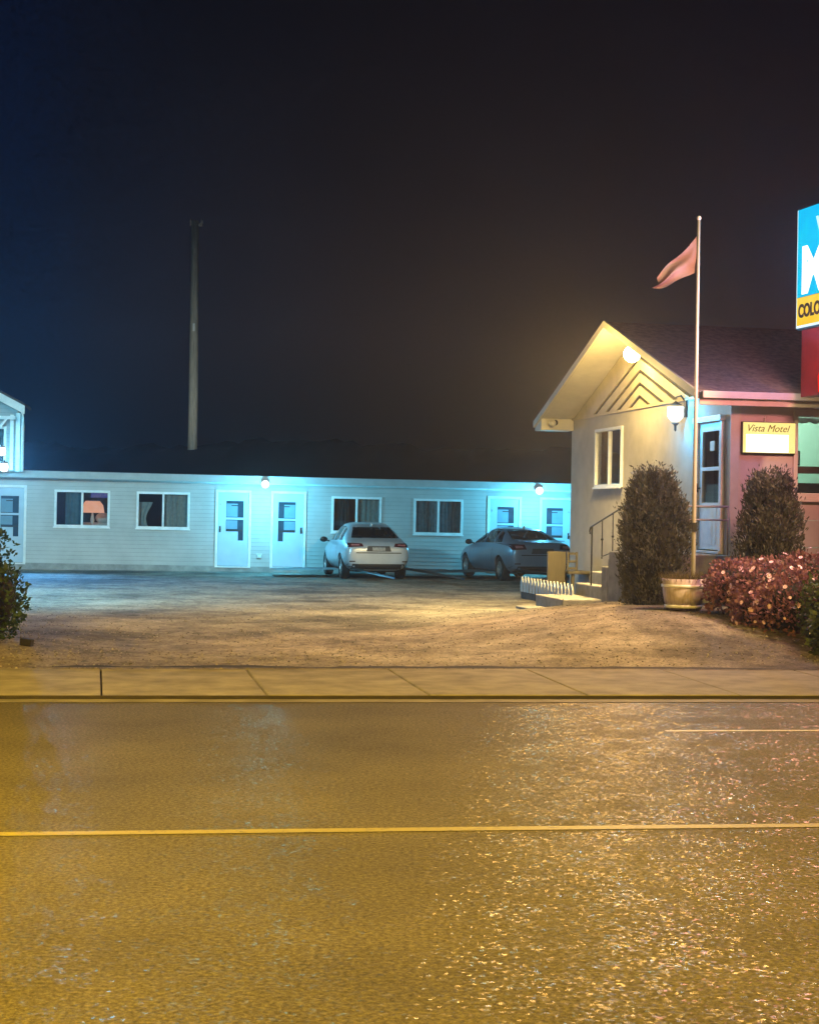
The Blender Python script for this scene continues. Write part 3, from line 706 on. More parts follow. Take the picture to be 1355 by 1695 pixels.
# projecting roadside sign over the eave
SR = R(11.3)
ps = thing('projecting_sign', 'tall backlit blue and yellow motel sign projecting over the office eave', 'sign', (5.985, 24.5, 4.63), R(-74.5))
# local x runs toward the street, -y faces left
SH, SW = 1.86, 2.9
b = MB(); b.box(0, SW, -.14, .14, 0, SH); obj('cabinet', b, mat('blue_sign_case', (.02, .16, .30), .4, .2, 5), ps, bevel=.03)
b = MB(); b.box(.03, SW-.03, -.152, -.141, .50, SH-.03); obj('blue_face', b, emit_mat('cyan_sign_glow', (.0, .48, 1.0), 1.0, (.0, .66, .95), 1.1), ps)
b = MB(); b.box(.03, SW-.03, -.152, -.141, .07, .49); obj('yellow_face', b, emit_mat('amber_sign_glow', (1.0, .62, .03), 1.0, (1, .70, .08)), ps)
b = MB(); b.box(.03, SW-.03, -.153, -.141, .03, .066); b.box(.03, .045, -.1535, -.1525, .07, SH-.03); obj('light_edge', b, emit_mat('pale_sign_edge', (.75, .95, 1), 1.2), ps)
wg = emit_mat('white_letter_glow', (1, 1, .97), 1.6)
me = text_mesh('MOTEL', .95, 0, .004, .04); me.materials.append(wg); o = obj('lettering', me, None, ps); o.location = (.17, -.158, .57); o.rotation_euler = (R(90), 0, 0); o.scale = (.98, 1, 1)
me = text_mesh('VISTA', .46, 0, .004, .008); me.materials.append(emit_mat('pale_blue_letter_glow', (.55, .88, 1), 1.3)); o = obj('lettering', me, None, ps); o.location = (.60, -.158, 1.33); o.rotation_euler = (R(90), 0, 0)
me = text_mesh('COLOR TV', .27, 0, .004, .010); me.materials.append(mat('black_sign_letter', (.05, .02, .0), .6, .2, 6)); o = obj('lettering', me, None, ps); o.location = (.10, -.158, .19); o.rotation_euler = (R(90), 0, 0); o.scale = (.85, 1, 1)
b = MB(); b.box(.12, SW-.3, -.11, .11, -1.02, -.001); obj('pylon', b, mat('red_sheet_metal', (.22, .018, .016), .45, .25, 3), ps, bevel=.01)
b = MB(); b.tube([(.74, -.135, -.98), (.72, -.135, -.75), (.84, -.135, -.60), (.80, -.135, -.35), (.95, -.135, -.2), (2.2, -.135, -.2)], .03)
obj('neon_tube', b, emit_mat('red_neon', (1.0, .025, .015), .9, (.8, .02, .01)), ps)
lamp('neon_light', (2.4, -.85, -.25), 520, (1, .33, .28), .25, parent=ps, spec=0)
lamp('sign_light', (1.1, -.42, 1.0), 250, (.05, .42, 1.0), .5, parent=ps, spec=0)

# ------------------------------------------------------------------ landing, steps, rail
st = thing('entrance_steps', 'grey concrete steps and landing leading up along the gable wall', 'steps', OY, R(OR))
b = MB(); b.box(-1.35, -.002, -.1, 1.9, -.2, 1.17); obj('landing', b, M['concrete'], st, bevel=.015)
for i, (ya, yb, zt) in enumerate(((1.9, 2.25, 1.03), (2.25, 2.6, .89))):
    b = MB(); b.box(-1.25, -.002, ya, yb, -.1, zt); obj('step', b, M['concrete'], st, bevel=.015)
b = MB(); b.box(-.50, -.002, 2.6, 5.6, -.1, .70); obj('step', b, M['concrete'], st, bevel=.02)
b = MB(); b.box(-.74, -.002, 3.62, 5.7, -.1, .47); b.v = [(x-.0, y, z) for x, y, z in b.v]; obj('step', b, M['concrete'], st, bevel=.02)
b = MB(); b.box(-1.50, -.742, 4.02, 5.8, -.1, .24); obj('step', b, M['concrete'], st, bevel=.02)
b = MB(); b.box(-1.30, -.743, 3.78, 4.017, -.1, .11); b.box(-1.95, -1.483, 4.0, 5.6, -.1, .035); obj('step', b, M['concrete'], st, bevel=.02)
rl = thing('handrail', 'thin black iron handrail with a curled end beside the steps', 'handrail', OY, R(OR))
def yl(t): return 4.55-1.9*t
b = MB(); b.tube([(-.78, 4.72, 1.42), (-.78, 4.75, 1.47), (-.78, 4.70, 1.545), (-.80, yl(0), 1.56), (-.80, yl(1), 1.95), (-.80, 1.5, 2.05), (-.80, .3, 2.07)], .016, 8); obj('rail', b, M['dark'], rl)
b = MB(); b.tube([(-.80, 3.95, 1.02), (-.80, 2.7, 1.22), (-.80, .3, 1.3)], .01, 6); obj('lower_rail', b, M['dark'], rl)
for i, y in enumerate((4.55, 3.95, 3.35, 2.75, 2.1, 1.4, .7)):
    t = (4.55-y)/1.9; zt = 1.56+.39*min(1, t) + max(0, t-1)*.09
    zb = .47 if i in (0,) else (.47 if y > 2.6 else 1.17)
    if i in (1, 2): zb = .98
    b = MB(); b.tube([(-.80, y, zb), (-.80, y, zt)], .017 if i in (0, 3) else .011, 8)
    if i in (1, 2): b.sphere((-.80, y, (zb+zt)/2), .026, 8, 6)
    obj('baluster', b, M['dark'], rl)
r2 = thing('landing_rail', 'short rail at the corner of the landing right of the door', 'handrail', OY, R(OR))
b = MB(); b.tube([(-.06, -.06, 1.17), (-.06, -.06, 1.95)], .016, 8); b.tube([(-.06, -.06, 1.72), (-1.3, -.06, 1.72)], .014, 8); b.tube([(-.06, -.06, 1.93), (-1.3, -.06, 1.93)], .018, 8); b.tube([(-1.3, -.06, 1.17), (-1.3, -.06, 1.93)], .014, 8)
obj('rail', b, mat('grey_lavender_rail', (.20, .19, .23), .6, .2, 4), r2)

# ------------------------------------------------------------------ picket fence and bed
bd = thing('raised_bed', 'earth filled raised bed edged with dark timber beside the gable', 'garden bed', OY, R(OR))
b = MB(); b.box(-.86, -.76, 5.72, 9.2, -.1, .17); b.box(-.76, -.1, 9.08, 9.2, -.1, .15); obj('timber_edge', b, mat('dark_timber', (.055, .038, .022), .8, .4, 4, .4, 40), bd, bevel=.012)
b = MB(); b.grid(lambda u, v: (-.76+.74*u, 5.72+3.4*v, .13+.06*noise.noise(Vector((u*4, v*9, 0)))), 12, 24); obj('soil', b, mat('bed_soil', (.06, .045, .03), .95, .4, 8, .6, 50), bd)
pf = thing('picket_fence', 'low white picket edging fence around the bed by the steps', 'fence', OY, R(OR))
for i in range(16):
    y = 5.42+i*.235; h = .17+.01*random.uniform(-1, 1)
    b = MB(); b.prism([(y-.085, .13), (y+.085, .13), (y+.085, .275+h*.40), (y, .27+h*1.12), (y-.085, .275+h*.40)], 'x', -.92, -.895); obj('picket', b, M['picket'], pf)
b = MB(); b.box(-.893, -.875, 5.35, 9.1, .20, .27); obj('rail', b, M['picket'], pf)
# wooden garden chair standing in the bed
gc = thing('garden_chair', 'yellowed wooden garden chair with solid side and slatted frame beside the dark sedan', 'chair', (2.97, 32.3, .16), R(8))
wood = mat('yellow_wood', (.065, .053, .026), .6, .25, 5, .1, 30, stretch=(5, 5, .6)); 
b = MB(); b.box(-.18, .20, -.02, .03, .20, .86); obj('side_panel', b, wood, gc, bevel=.008)
b = MB(); 
for x in (.22, .40): b.box(x, x+.04, -.03, .02, .44, .86)
for z in (.50, .64, .80): b.box(.262, .398, -.02, .01, z, z+.045)
obj('armrest', b, wood, gc, bevel=.004)
b = MB(); b.box(.18, .72, -.30, .45, .42, .475); obj('seat', b, wood, gc, bevel=.008)
for (x, y) in ((.26, -.26), (.62, -.26), (.62, .38), (.26, .38)):
    b = MB(); b.box(x, x+.06, y, y+.06, -.02, .419); obj('leg', b, wood, gc, bevel=.004)

# ------------------------------------------------------------------ cars
def finish(o):
    dg = bpy.context.evaluated_depsgraph_get()
    me = bpy.data.meshes.new_from_object(o.evaluated_get(dg)); o.modifiers.clear(); o.data = me
def car_shell(st):
    vs, fs = [], []
    N = 14
    for (x, zb, zbelt, zt, ws, wm, wb, wr) in st:
        half = [(0, zb), (ws*.8, zb), (ws, zb+.10), (wm, zb+.45*(zbelt-zb)), (wb, zbelt-.02), (wr, zt-.05 if zt-zbelt > .12 else zt-.035), (wr*.62, zt-.006), (0, zt)]
        ring = half+[(-y, z) for (y, z) in reversed(half[1:-1])]
        vs += [(x, y, z) for y, z in ring]
    n = len(st)
    for i in range(n-1):
        for k in range(N): fs.append((i*N+k, i*N+(k+1)%N, (i+1)*N+(k+1)%N, (i+1)*N+k))
    for base in (0, (n-1)*N):
        for a, b in zip(range(0, 7), range(0, 7)):
            i0, i1, j0, j1 = a, a+1, (N-a)%N, N-a-1
            q = [base+i0, base+i1, base+j1, base+j0]
            q = list(dict.fromkeys(q))
            if len(q) >= 3: fs.append(tuple(q))
    return vs, fs
def make_car(label, loc, phi, paint, st, side_wins, rear_win, front_win, rw, fw_, wr_=.325, cat='car', tail=None, plate=True, name='parked_car', group=None, fin=None, spoiler=False):
    root = thing(name, label, cat, loc, R(90)+phi, group)
    # root sits on the ground under the rear axle; local x forward
    vs, fs = car_shell(st)
    mb = MB(); mb.add(vs, fs, 0, True)
    me = mb.mesh('body', paint); o = bpy.data.objects.new('body', me); col.objects.link(o)
    sm = o.modifiers.new('s', 'SUBSURF'); sm.levels = 3; sm.render_levels = 3
    finish(o)
    bv = BVHTree.FromObject(o, bpy.context.evaluated_depsgraph_get())
    sd = o.modifiers.new('t', 'SOLIDIFY'); sd.thickness = .03; sd.offset = -1
    cut = []
    for poly in side_wins: cut.append(MB().prism(poly, 'y', -1.3, 1.3))
    for poly, xa, xb in ((rear_win, -.1, rw+.75), (front_win, fw_-1.15, fw_+1.5)): cut.append(MB().prism(poly, 'x', xa, xb))
    for x in (rw, fw_):
        for s in (-1, 1): cut.append(MB().prism([(x+(wr_+.045)*math.cos(a*math.pi/16), wr_+.0+(wr_+.045)*math.sin(a*math.pi/16)) for a in range(32)], 'y', s*.58, s*1.3))
    tmp = []
    for c in cut:
        cm = c.mesh('cut', paint); cobj = bpy.data.objects.new('cut', cm); col.objects.link(cobj); tmp.append(cobj)
        bo = o.modifiers.new('b', 'BOOLEAN'); bo.operation = 'DIFFERENCE'; bo.solver = 'EXACT'; bo.object = cobj
    finish(o)
    for c in tmp: bpy.data.objects.remove(c)
    o.data.set_sharp_from_angle(angle=R(38)); o.name = 'body'; o.parent = root; body = o
    off = Vector((-rw, 0, 0)); o.location = off
    def put(nm, mb, m, parent=root):
        q = obj(nm, mb, m, parent)
        if parent is root: q.location = off
        return q
    def patch(poly, axis, inset, m, nm, parent=root, side=1, nu=10, nv=6):
        """drape a four-cornered outline on the body; positive inset sinks it, negative lifts it"""
        mb = MB()
        def fn(u, v):
            a, b, c, d = [Vector((*p, 0)) for p in poly]
            p = (a*(1-u)+b*u)*(1-v)+(d*(1-u)+c*u)*v
            if axis == 'y': o_, dr = Vector((p.x, side*2.5, p.y)), Vector((0, -side, 0))
            else: o_, dr = Vector((-side*6 if side > 0 else 8, p.x, p.y)), Vector((side, 0, 0))
            h = bv.ray_cast(o_, dr)
            return tuple(h[0]-h[1]*inset) if h[0] else tuple(o_)
        mb.grid(fn, nu, nv)
        return put(nm, mb, m, parent)
    gl = CG
    for poly in side_wins:
        q = [poly[0], poly[1], poly[2], poly[3]]
        for s in (1, -1): patch(q, 'y', .012, gl, 'side_window', side=s)
    patch(rear_win, 'x', .012, gl, 'rear_window', side=1)
    patch(front_win, 'x', .012, gl, 'windscreen', side=-1)
    for s in (-1, 1):
        for poly in (tail or []):
            pp = [(s*y, z) for y, z in poly]
            t_ = patch(pp, 'x', -.008, CT, 'taillight')
            zc = sum(z for y, z in poly)/4; yc = sum(y for y, z in poly)/4
            lens = [(s*(yc+(y-yc)*.55), zc+(z-zc)*.4) for y, z in poly]
            q = patch(lens, 'x', -.014, CTL, 'lens', t_); q.location = (0, 0, 0)
    L0 = st[0][0]
    patch([(-.80, .28), (.80, .28), (.78, .42), (-.78, .42)], 'x', -.006, CBK, 'bumper_valance', nu=16)
    patch([(-.60, .695), (.60, .695), (.60, .72), (-.60, .72)], 'x', -.004, CBK, 'boot_seam', nu=16, nv=1)
    patch([(-.33, .745), (.33, .745), (.29, .885), (-.29, .885)], 'x', -.004, mat('plate_recess', (.05, .05, .055), .5, .2, 5), 'plate_recess')
    if plate: patch([(-.17, .76), (.17, .76), (.17, .85), (-.17, .85)], 'x', -.012, mat('licence_plate', (.32, .32, .33), .4, .35, 14), 'licence_plate')
    for s in (-1, 1): patch([(s*.62, .47), (s*.76, .47), (s*.76, .50), (s*.62, .50)], 'x', -.008, CRF, 'reflector', nu=4, nv=2)
    # dark belt trim and sill on both sides, door seams
    for s in (-1, 1):
        patch([(rw+.48, .19), (fw_-.48, .19), (fw_-.48, .26), (rw+.48, .26)], 'y', -.004, CBK, 'sill', side=s, nv=2)
        xm = side_wins[1][0][0]-.03
        for xx in (xm, fw_-.42):
            patch([(xx-.005, .30), (xx+.005, .30), (xx+.005, .86), (xx-.005, .86)], 'y', -.002, CBK, 'door_seam', side=s, nu=1, nv=8)
        for xx in (xm+.10, xm-.85):
            patch([(xx, .80), (xx+.16, .80), (xx+.16, .83), (xx, .83)], 'y', -.02, paint, 'door_handle', side=s, nu=4, nv=2)
        # mirror
        mx = side_wins[-1][1][0]-.12
        m_ = MB(); m_.sphere((mx, s*(1.0), 1.0), .10, 12, 8, sq=(.6, 1.1, .75)); m_.beam((mx, s*.84, .955), (mx, s*.95, .98), .05, .035); put('mirror', m_, CBK)
    for x in (rw, fw_):
        for s in (-1, 1):
            yw = s*.755
            t_ = MB(); prof = [(wr_*.62, -.1), (wr_*.93, -.105), (wr_, -.07), (wr_, .07), (wr_*.93, .105), (wr_*.62, .1)]
            t_.lathe(prof, (x, yw, wr_), 'y', 32); wh = put('wheel', t_, CTY)
            r_ = MB(); r_.lathe([(wr_*.64, s*.09), (wr_*.60, s*.06), (wr_*.58, s*.02), (.001, s*.03)], (x, yw, wr_), 'y', 28)
            for k in range(5):
                a = k*2*math.pi/5+.3
                r_.beam((x+.03*math.cos(a), yw+s*.075, wr_+.03*math.sin(a)), (x+wr_*.6*math.cos(a), yw+s*.075, wr_+wr_*.6*math.sin(a)), .055, .03, up=(0, 1, 0))
            q = obj('rim', r_, CRM, wh)
    # interior: seats, dash
    inn = MB()
    for (sx, sy) in ((2.05, .36), (2.05, -.36)):
        inn.box(sx-.05, sx+.42, sy-.25, sy+.25, .38, .56); inn.beam((sx-.02, sy, .55), (sx-.22, sy, 1.12), .46, .12, up=(1, 0, 0)); inn.beam((sx-.22, sy, 1.15), (sx-.25, sy, 1.30), .24, .09, up=(1, 0, 0))
    inn.box(rw+.15, rw+.65, -.62, .62, .36, .58); inn.beam((rw+.18, 0, .55), (rw+.0, 0, 1.0), 1.22, .14, up=(1, 0, 0))
    inn.box(fw_-.55, fw_-.25, -.68, .68, .6, .95); inn.box(rw+.1, fw_-.3, -.68, .68, .20, .24)
    put('seats', inn, CIN)
    un = MB(); un.box(rw-.55, fw_+.5, -.55, .55, .20, .34); un.tube([(rw, -.7, wr_), (rw, .7, wr_)], .06); un.tube([(rw-.82, .45, .26), (rw-.3, .45, .27)], .035); put('underbody', un, CBK)
    if fin:
        f_ = MB(); f_.prism([(fin-.09, 0), (fin+.10, 0), (fin-.06, .075)], 'y', -.02, .02)
        h = bv.ray_cast(Vector((fin, 0, 5)), Vector((0, 0, -1)))[0]
        f_.v = [(x, y, z+h.z-.005) for x, y, z in f_.v]; put('antenna_fin', f_, mat('pale_fin', (.6, .62, .62), .4, .1, 5))
    if spoiler:
        s_ = MB(); s_.box(.06, .16, -.62, .62, 1.075, 1.10); put('spoiler', s_, paint)
    return root, patch
CG = glass_mat('tinted_car_glass', (.66, .70, .72), .08)
CT = mat('dark_red_lamp', (.075, .006, .008), .25, .3, 8, coat=.5)
CTL = mat('pale_lamp_lens', (.40, .16, .17), .2, .2, 10, coat=.5)
CRF = mat('dim_reflector', (.05, .01, .01), .4, .2, 8)
CBK = mat('black_car_plastic', (.014, .014, .015), .5, .3, 20)
CTY = mat('tyre_rubber', (.012, .012, .012), .85, .3, 30)
CRM = mat('alloy_rim', (.42, .43, .44), .35, .15, 10, metal=.8)
CIN = mat('dark_seat_cloth', (.02, .02, .022), .85, .3, 20)
def car_paint(name, c, metal=.55):
    return mat(name, c, .32, .08, 3, metal=metal, coat=.6)
# x, zb, zbelt, zt, w_sill, w_mid, w_belt, w_roof
hatch = [(0.00, .36, .74, .80, .60, .72, .70, .52), (.05, .27, .90, .95, .70, .82, .78, .58), (.16, .23, .98, 1.03, .74, .87, .83, .62), (.50, .21, 1.0, 1.10, .78, .90, .86, .64),
         (.95, .20, 1.0, 1.31, .79, .905, .865, .61), (1.35, .20, .99, 1.42, .79, .905, .87, .60), (1.9, .20, .97, 1.47, .79, .905, .875, .61), (2.35, .20, .95, 1.45, .79, .905, .875, .61),
         (2.80, .20, .93, 1.29, .79, .905, .87, .63), (3.22, .20, .92, 1.02, .79, .905, .865, .68), (3.75, .21, .86, .91, .77, .89, .83, .66), (4.15, .24, .74, .79, .70, .82, .74, .58), (4.30, .34, .62, .66, .58, .68, .62, .48)]
hatch = [(a, b, c, d*(1.03 if d > 1.2 else 1), e, f, g_, h) for a, b, c, d, e, f, g_, h in hatch]
car1, _ = make_car('pale silver compact sedan parked nose to the motel wall under the third window', (-.97, 42.65, -.02), R(12), car_paint('pale_silver_paint', (.52, .57, .65), .3), hatch,
    [[(.98, 1.02), (1.42, 1.01), (1.50, 1.37), (1.25, 1.31)], [(1.50, 1.01), (2.18, 1.0), (2.18, 1.40), (1.58, 1.385)], [(2.26, 1.0), (3.02, .97), (2.60, 1.30), (2.26, 1.39)]],
    [(-.64, 1.09), (.64, 1.09), (.50, 1.37), (-.50, 1.37)], [(-.64, 1.03), (.64, 1.03), (.52, 1.36), (-.52, 1.36)], .92, 3.52,
    tail=[[(.40, .87), (.80, .85), (.80, .96), (.44, .95)]], fin=1.15)
sedan = [(0.00, .36, .78, .83, .60, .72, .70, .54), (.05, .27, .95, .99, .70, .82, .78, .60), (.16, .23, 1.02, 1.06, .74, .87, .83, .64), (.52, .21, 1.02, 1.10, .78, .90, .86, .66),
         (.95, .20, 1.0, 1.26, .79, .915, .87, .60), (1.40, .20, .99, 1.395, .79, .915, .875, .585), (1.95, .20, .97, 1.44, .79, .915, .88, .60), (2.42, .20, .95, 1.42, .79, .915, .88, .60),
         (2.92, .20, .93, 1.25, .79, .915, .875, .63), (3.38, .20, .92, 1.01, .79, .915, .87, .70), (3.95, .21, .86, .91, .77, .90, .84, .68), (4.42, .24, .74, .79, .70, .83, .75, .60), (4.58, .34, .62, .66, .58, .68, .62, .50)]
car2, _ = make_car('dark blue grey sedan parked in front of the right pair of white doors', (3.22, 42.75, -.02), R(17), car_paint('dark_blue_grey_paint', (.20, .25, .33), .3), sedan,
    [[(1.0, 1.03), (1.46, 1.01), (1.54, 1.33), (1.30, 1.27)], [(1.54, 1.01), (2.26, 1.0), (2.26, 1.375), (1.62, 1.36)], [(2.34, 1.0), (3.16, .97), (2.68, 1.27), (2.34, 1.36)]],
    [(-.62, 1.10), (.62, 1.10), (.50, 1.34), (-.50, 1.34)], [(-.64, 1.03), (.64, 1.03), (.52, 1.33), (-.52, 1.33)], .98, 3.72,
    tail=[[(.46, .86), (.82, .84), (.82, .99), (.50, .98)]], fin=1.5, spoiler=True, plate=False)

# ------------------------------------------------------------------ plants
def leaves_in(mb, n, pos_fn, size, rng, up_bias=0, elong=1.6):
    for _ in range(n):
        p, outv = pos_fn(rng)
        d = Vector((rng.gauss(0, 1), rng.gauss(0, 1), rng.gauss(0, 1)))*.55 + outv*.6 + Vector((0, 0, up_bias))
        if d.length < 1e-3: continue
        d.normalize(); sd = d.cross(Vector((rng.gauss(0, 1), rng.gauss(0, 1), rng.gauss(0, 1))))
        if sd.length < 1e-3: continue
        sd.normalize(); s = size*rng.uniform(.6, 1.35); l = s*elong
        mb.add([p-sd*s*.15, p+d*l*.5-sd*s*.5, p+d*l, p+d*l*.5+sd*s*.5], [(0,1,2,3)])
def cedar(name, label, X, Y, z, h, r, seed):
    rng = random.Random(seed)
    root = thing(name, label, 'shrub', (X, Y, z), 0, 'cedar shrubs in front of the office')
    tr = MB(); tr.tube([(0, 0, -.1), (.02, 0, h*.5), (0, 0, h*.8)], [.06, .045, .01], 8); obj('trunk', tr, mat('cedar_bark', (.06, .04, .03), .9, .3, 12), root)
    def prof(t): return r*(.80+.20*math.sin(min(1, t*1.9)*math.pi*.5))*(1-max(0, (t-.45)/.62)**2.4)**.6 if t < 1.05 else .02
    lobes = [(rng.uniform(0, 6.28), rng.uniform(.15, .95), rng.uniform(-.16, .17)) for _ in range(34)]
    def rad(a, t):
        k = 1
        for (la, lt, am) in lobes:
            da = math.atan2(math.sin(a-la), math.cos(a-la)); k += am*math.exp(-(da/.45)**2-((t-lt)/.12)**2)
        return prof(t)*k
    def pf(rg):
        t = rg.random()**.85; a = rg.uniform(0, 6.283); q = rad(a, t)*(1-.55*rg.random()**2.2)
        return Vector((q*math.cos(a), q*math.sin(a), t*h*.97)), Vector((math.cos(a), math.sin(a), .3))
    clumps = []
    for _ in range(520):
        t = rng.random()**.85; a = rng.uniform(0, 6.283); q = rad(a, t)*(1.02-.42*rng.random()**2.0)
        clumps.append((Vector((q*math.cos(a), q*math.sin(a), t*h*.97)), Vector((math.cos(a), math.sin(a), .3)), rng.uniform(.022, .055)))
    def pf2(rg):
        c, o_, sd = rg.choice(clumps)
        return c+Vector((rg.gauss(0, sd), rg.gauss(0, sd), rg.gauss(0, sd*1.9))), o_
    mb = MB(); leaves_in(mb, 17000, pf2, .022, rng, 1.1, 3.0)
    for _ in range(80):      # loose leaders sticking out of the top
        a = rng.uniform(0, 6.283); t = rng.uniform(.78, 1.0); q = rad(a, min(t, .97))*rng.uniform(.3, 1)
        p0 = Vector((q*math.cos(a), q*math.sin(a), t*h*.95)); d = Vector((math.cos(a)*.25+rng.gauss(0, .12), math.sin(a)*.25+rng.gauss(0, .12), 1)).normalized(); L_ = rng.uniform(.08, .26)
        for k in range(14):
            p = p0+d*L_*k/14; e = Vector((rng.gauss(0, 1), rng.gauss(0, 1), 1.3)).normalized(); sd = e.cross(d).normalized() if e.cross(d).length > .01 else Vector((1, 0, 0))
            mb.add([p, p+e*.035-sd*.012, p+e*.075, p+e*.035+sd*.012], [(0,1,2,3)])
    obj('foliage', mb, leaf_mat('cedar_foliage', (.026, .027, .021), (.112, .112, .092), .6, .2, 7), root)
    co_ = MB(); co_.lathe([(.001, 0)]+[(prof(t/10)*.74, t/10*h*.93) for t in range(0, 10)]+[(.001, h*.9)], n=14); obj('shade_core', co_, mat('cedar_core_shade', (.008, .008, .006), .95, .3, 9), root)  # solid dark core added to block light inside the foliage
cedar('cedar_shrub', 'larger brown green cedar shrub in front of the gable wall beside the barrel', 3.74, 24.5, .34, 2.10, .50, 5)
cedar('cedar_shrub', 'smaller reddish cedar shrub under the lit wall sign', 5.36, 23.9, .40, 2.00, .46, 12)

def bush(name, label, boxes, nleaf, size, lm, seed, flower=None, nfl=0, cat='bush', stems=True):
    """boxes: ellipsoids (centre, radii) that make the mass"""
    rng = random.Random(seed); c0 = boxes[0][0]
    root = thing(name, label, cat, (c0[0], c0[1], terrain(c0[0], c0[1])))
    o0 = Vector(root.location)
    def shell(rg, lo=.45):
        c, rr = rg.choice(boxes)
        while True:
            v = Vector((rg.gauss(0, 1), rg.gauss(0, 1), rg.gauss(0, 1))).normalized()
            if v.z > -.75: break
        k = 1-(1-lo)*rg.random()**1.8
        k *= 1+.16*noise.noise(Vector((v.x*3+c[0], v.y*3, v.z*3)))
        q = Vector(c)+Vector((v.x*rr[0], v.y*rr[1], v.z*rr[2]))*k
        if flower and lo < .9 and noise.noise(q*6.5) < -.10 and rg.random() < .85: return shell(rg, lo)
        return q-o0, v
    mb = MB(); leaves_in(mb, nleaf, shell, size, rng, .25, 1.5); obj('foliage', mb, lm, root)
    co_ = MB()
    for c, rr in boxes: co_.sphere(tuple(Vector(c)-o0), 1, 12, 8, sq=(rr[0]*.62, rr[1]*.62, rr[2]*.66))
    obj('shade_core', co_, mat('bush_core_shade', (.010, .009, .007), .95, .3, 9), root)  # dark solid cores added so no light passes through the bush
    if stems:
        sm = MB()
        for c, rr in boxes:
            for _ in range(5):
                p = Vector((c[0]+rng.uniform(-.3, .3)*rr[0], c[1]+rng.uniform(-.3, .3)*rr[1], terrain(c[0], c[1])-.05))-o0; q = Vector(c)-o0+Vector((rng.uniform(-.7, .7)*rr[0], rng.uniform(-.7, .7)*rr[1], rr[2]*.6))
                sm.tube([p, (p+q)/2+Vector((rng.uniform(-.06, .06), 0, 0)), q], [.014, .011, .006], 6)
        obj('stems', sm, mat('twig_bark', (.06, .04, .03), .9, .3, 12), root)
    if nfl:
        fm = MB()
        for k in range(9):
            a = k*.698; d = Vector((math.cos(a), math.sin(a), .35)); s = Vector((-math.sin(a), math.cos(a), 0))
            fm.add([(0, 0, 0), tuple(d*.022-s*.016), tuple(d*.042), tuple(d*.022+s*.016)], [(0,1,2,3)])
        fm.sphere((0, 0, .012), .012, 8, 6)
        fmesh = fm.mesh('blossom', flower)
        for i in range(nfl):
            while True:
                p, v = shell(rng, .93)
                if v.y < .1 and v.z > -.45: break
            o = bpy.data.objects.new('blossom', fmesh); col.objects.link(o); o.parent = root
            o.location = p*1.0+v*.03; o.rotation_euler = v.to_track_quat('Z', 'Y').to_euler(); s = rng.uniform(.5, 1.05); o.scale = (s, s, s)
    return root
roseleaf = leaf_mat('russet_leaf', (.06, .034, .034), (.36, .155, .20), .5, .3, 5)
greenleaf = leaf_mat('green_leaf', (.022, .032, .012), (.085, .115, .042), .5, .3, 4)
petal = mat('pale_pink_petal', (.80, .56, .82), .6, .15, 10)
bush('rose_bush', 'red leaved rose bush with pale pink blossoms in front of the office', [((4.55, 22.3, .78), (.46, .5, .42)), ((4.95, 21.7, .80), (.60, .6, .44)), ((5.05, 20.9, .62), (.55, .6, .46)), ((4.72, 21.4, .50), (.42, .5, .36)), ((5.5, 22.1, .88), (.6, .5, .42)), ((6.2, 21.9, .85), (.6, .5, .42))], 14000, .040, roseleaf, 21, petal, 98)
bush('leafy_bush', 'dark green leafy bush at the right edge beside the rose bush', [((5.42, 20.0, .62), (.52, .6, .58)), ((5.25, 19.3, .40), (.40, .45, .42)), ((6.0, 19.6, .60), (.5, .6, .55))], 7000, .046, greenleaf, 22)
hl = leaf_mat('hedge_leaf', (.018, .034, .012), (.075, .125, .045), .5, .35, 5)
hedge_boxes = []
rg = random.Random(4)
for i in range(7):
    x = -8.75+i*.52
    hedge_boxes.append(((x, 20.1+.1*rg.uniform(-1, 1), .62), (.58, .85, .86-.02*max(0, i-5)*4)))
hedge_boxes += [((-5.42, 19.7, 1.14), (.54, .6, .56)), ((-5.02, 19.6, .62), (.36, .5, .46)), ((-5.22, 19.4, .40), (.34, .6, .50)), ((-5.52, 19.9, .95), (.42, .6, .50)), ((-5.9, 19.0, .45), (.7, .5, .55)), ((-6.8, 18.9, .45), (.8, .5, .55)), ((-5.24, 20.3, .40), (.30, .5, .45))]
bush('hedge', 'rounded green leafy hedge at the left edge of the lot', hedge_boxes, 17000, .042, hl, 23, cat='hedge')

# half barrel planter
bp = thing('barrel_planter', 'half barrel planter with pale hoops beside the larger cedar shrub', 'planter', (3.93, 22.9, .44))
b = MB(); b.lathe([(.001, .02), (.245, .02), (.25, .0), (.285, .2), (.312, .44), (.290, .44), (.27, .36), (.001, .36)], n=28); obj('barrel', b, mat('weathered_staves', (.42, .36, .40), .75, .4, 6, .2, 30, stretch=(4, 4, .5)), bp)
for (z, r) in ((.05, .262), (.34, .308)):
    b = MB(); b.lathe([(r-.01, z-.022), (r+.004, z-.022), (r+.007, z+.022), (r-.01, z+.022)], n=28); obj('hoop', b, mat('pale_hoop', (.74, .76, .86), .5, .15, 8), bp)
rg = random.Random(8); pl = MB()
for _ in range(900):
    a = rg.uniform(0, 6.283); q = .27*math.sqrt(rg.random()); p = Vector((q*math.cos(a), q*math.sin(a), .34)); d = Vector((rg.gauss(0, .35)+math.cos(a)*.3, rg.gauss(0, .35)+math.sin(a)*.3, 1)).normalized(); L_ = rg.uniform(.10, .26); s = d.cross(Vector((rg.gauss(0, 1), rg.gauss(0, 1), .1))).normalized()*.007
    pl.add([p-s, p+s, p+d*L_], [(0,1,2)])
o = obj('grass_tuft', pl, leaf_mat('dry_grass', (.06, .05, .02), (.19, .15, .07), .6, .3, 8)); o.location = bp.location; tag(o, 'tuft of dry yellowish grass growing in the half barrel', 'plant')

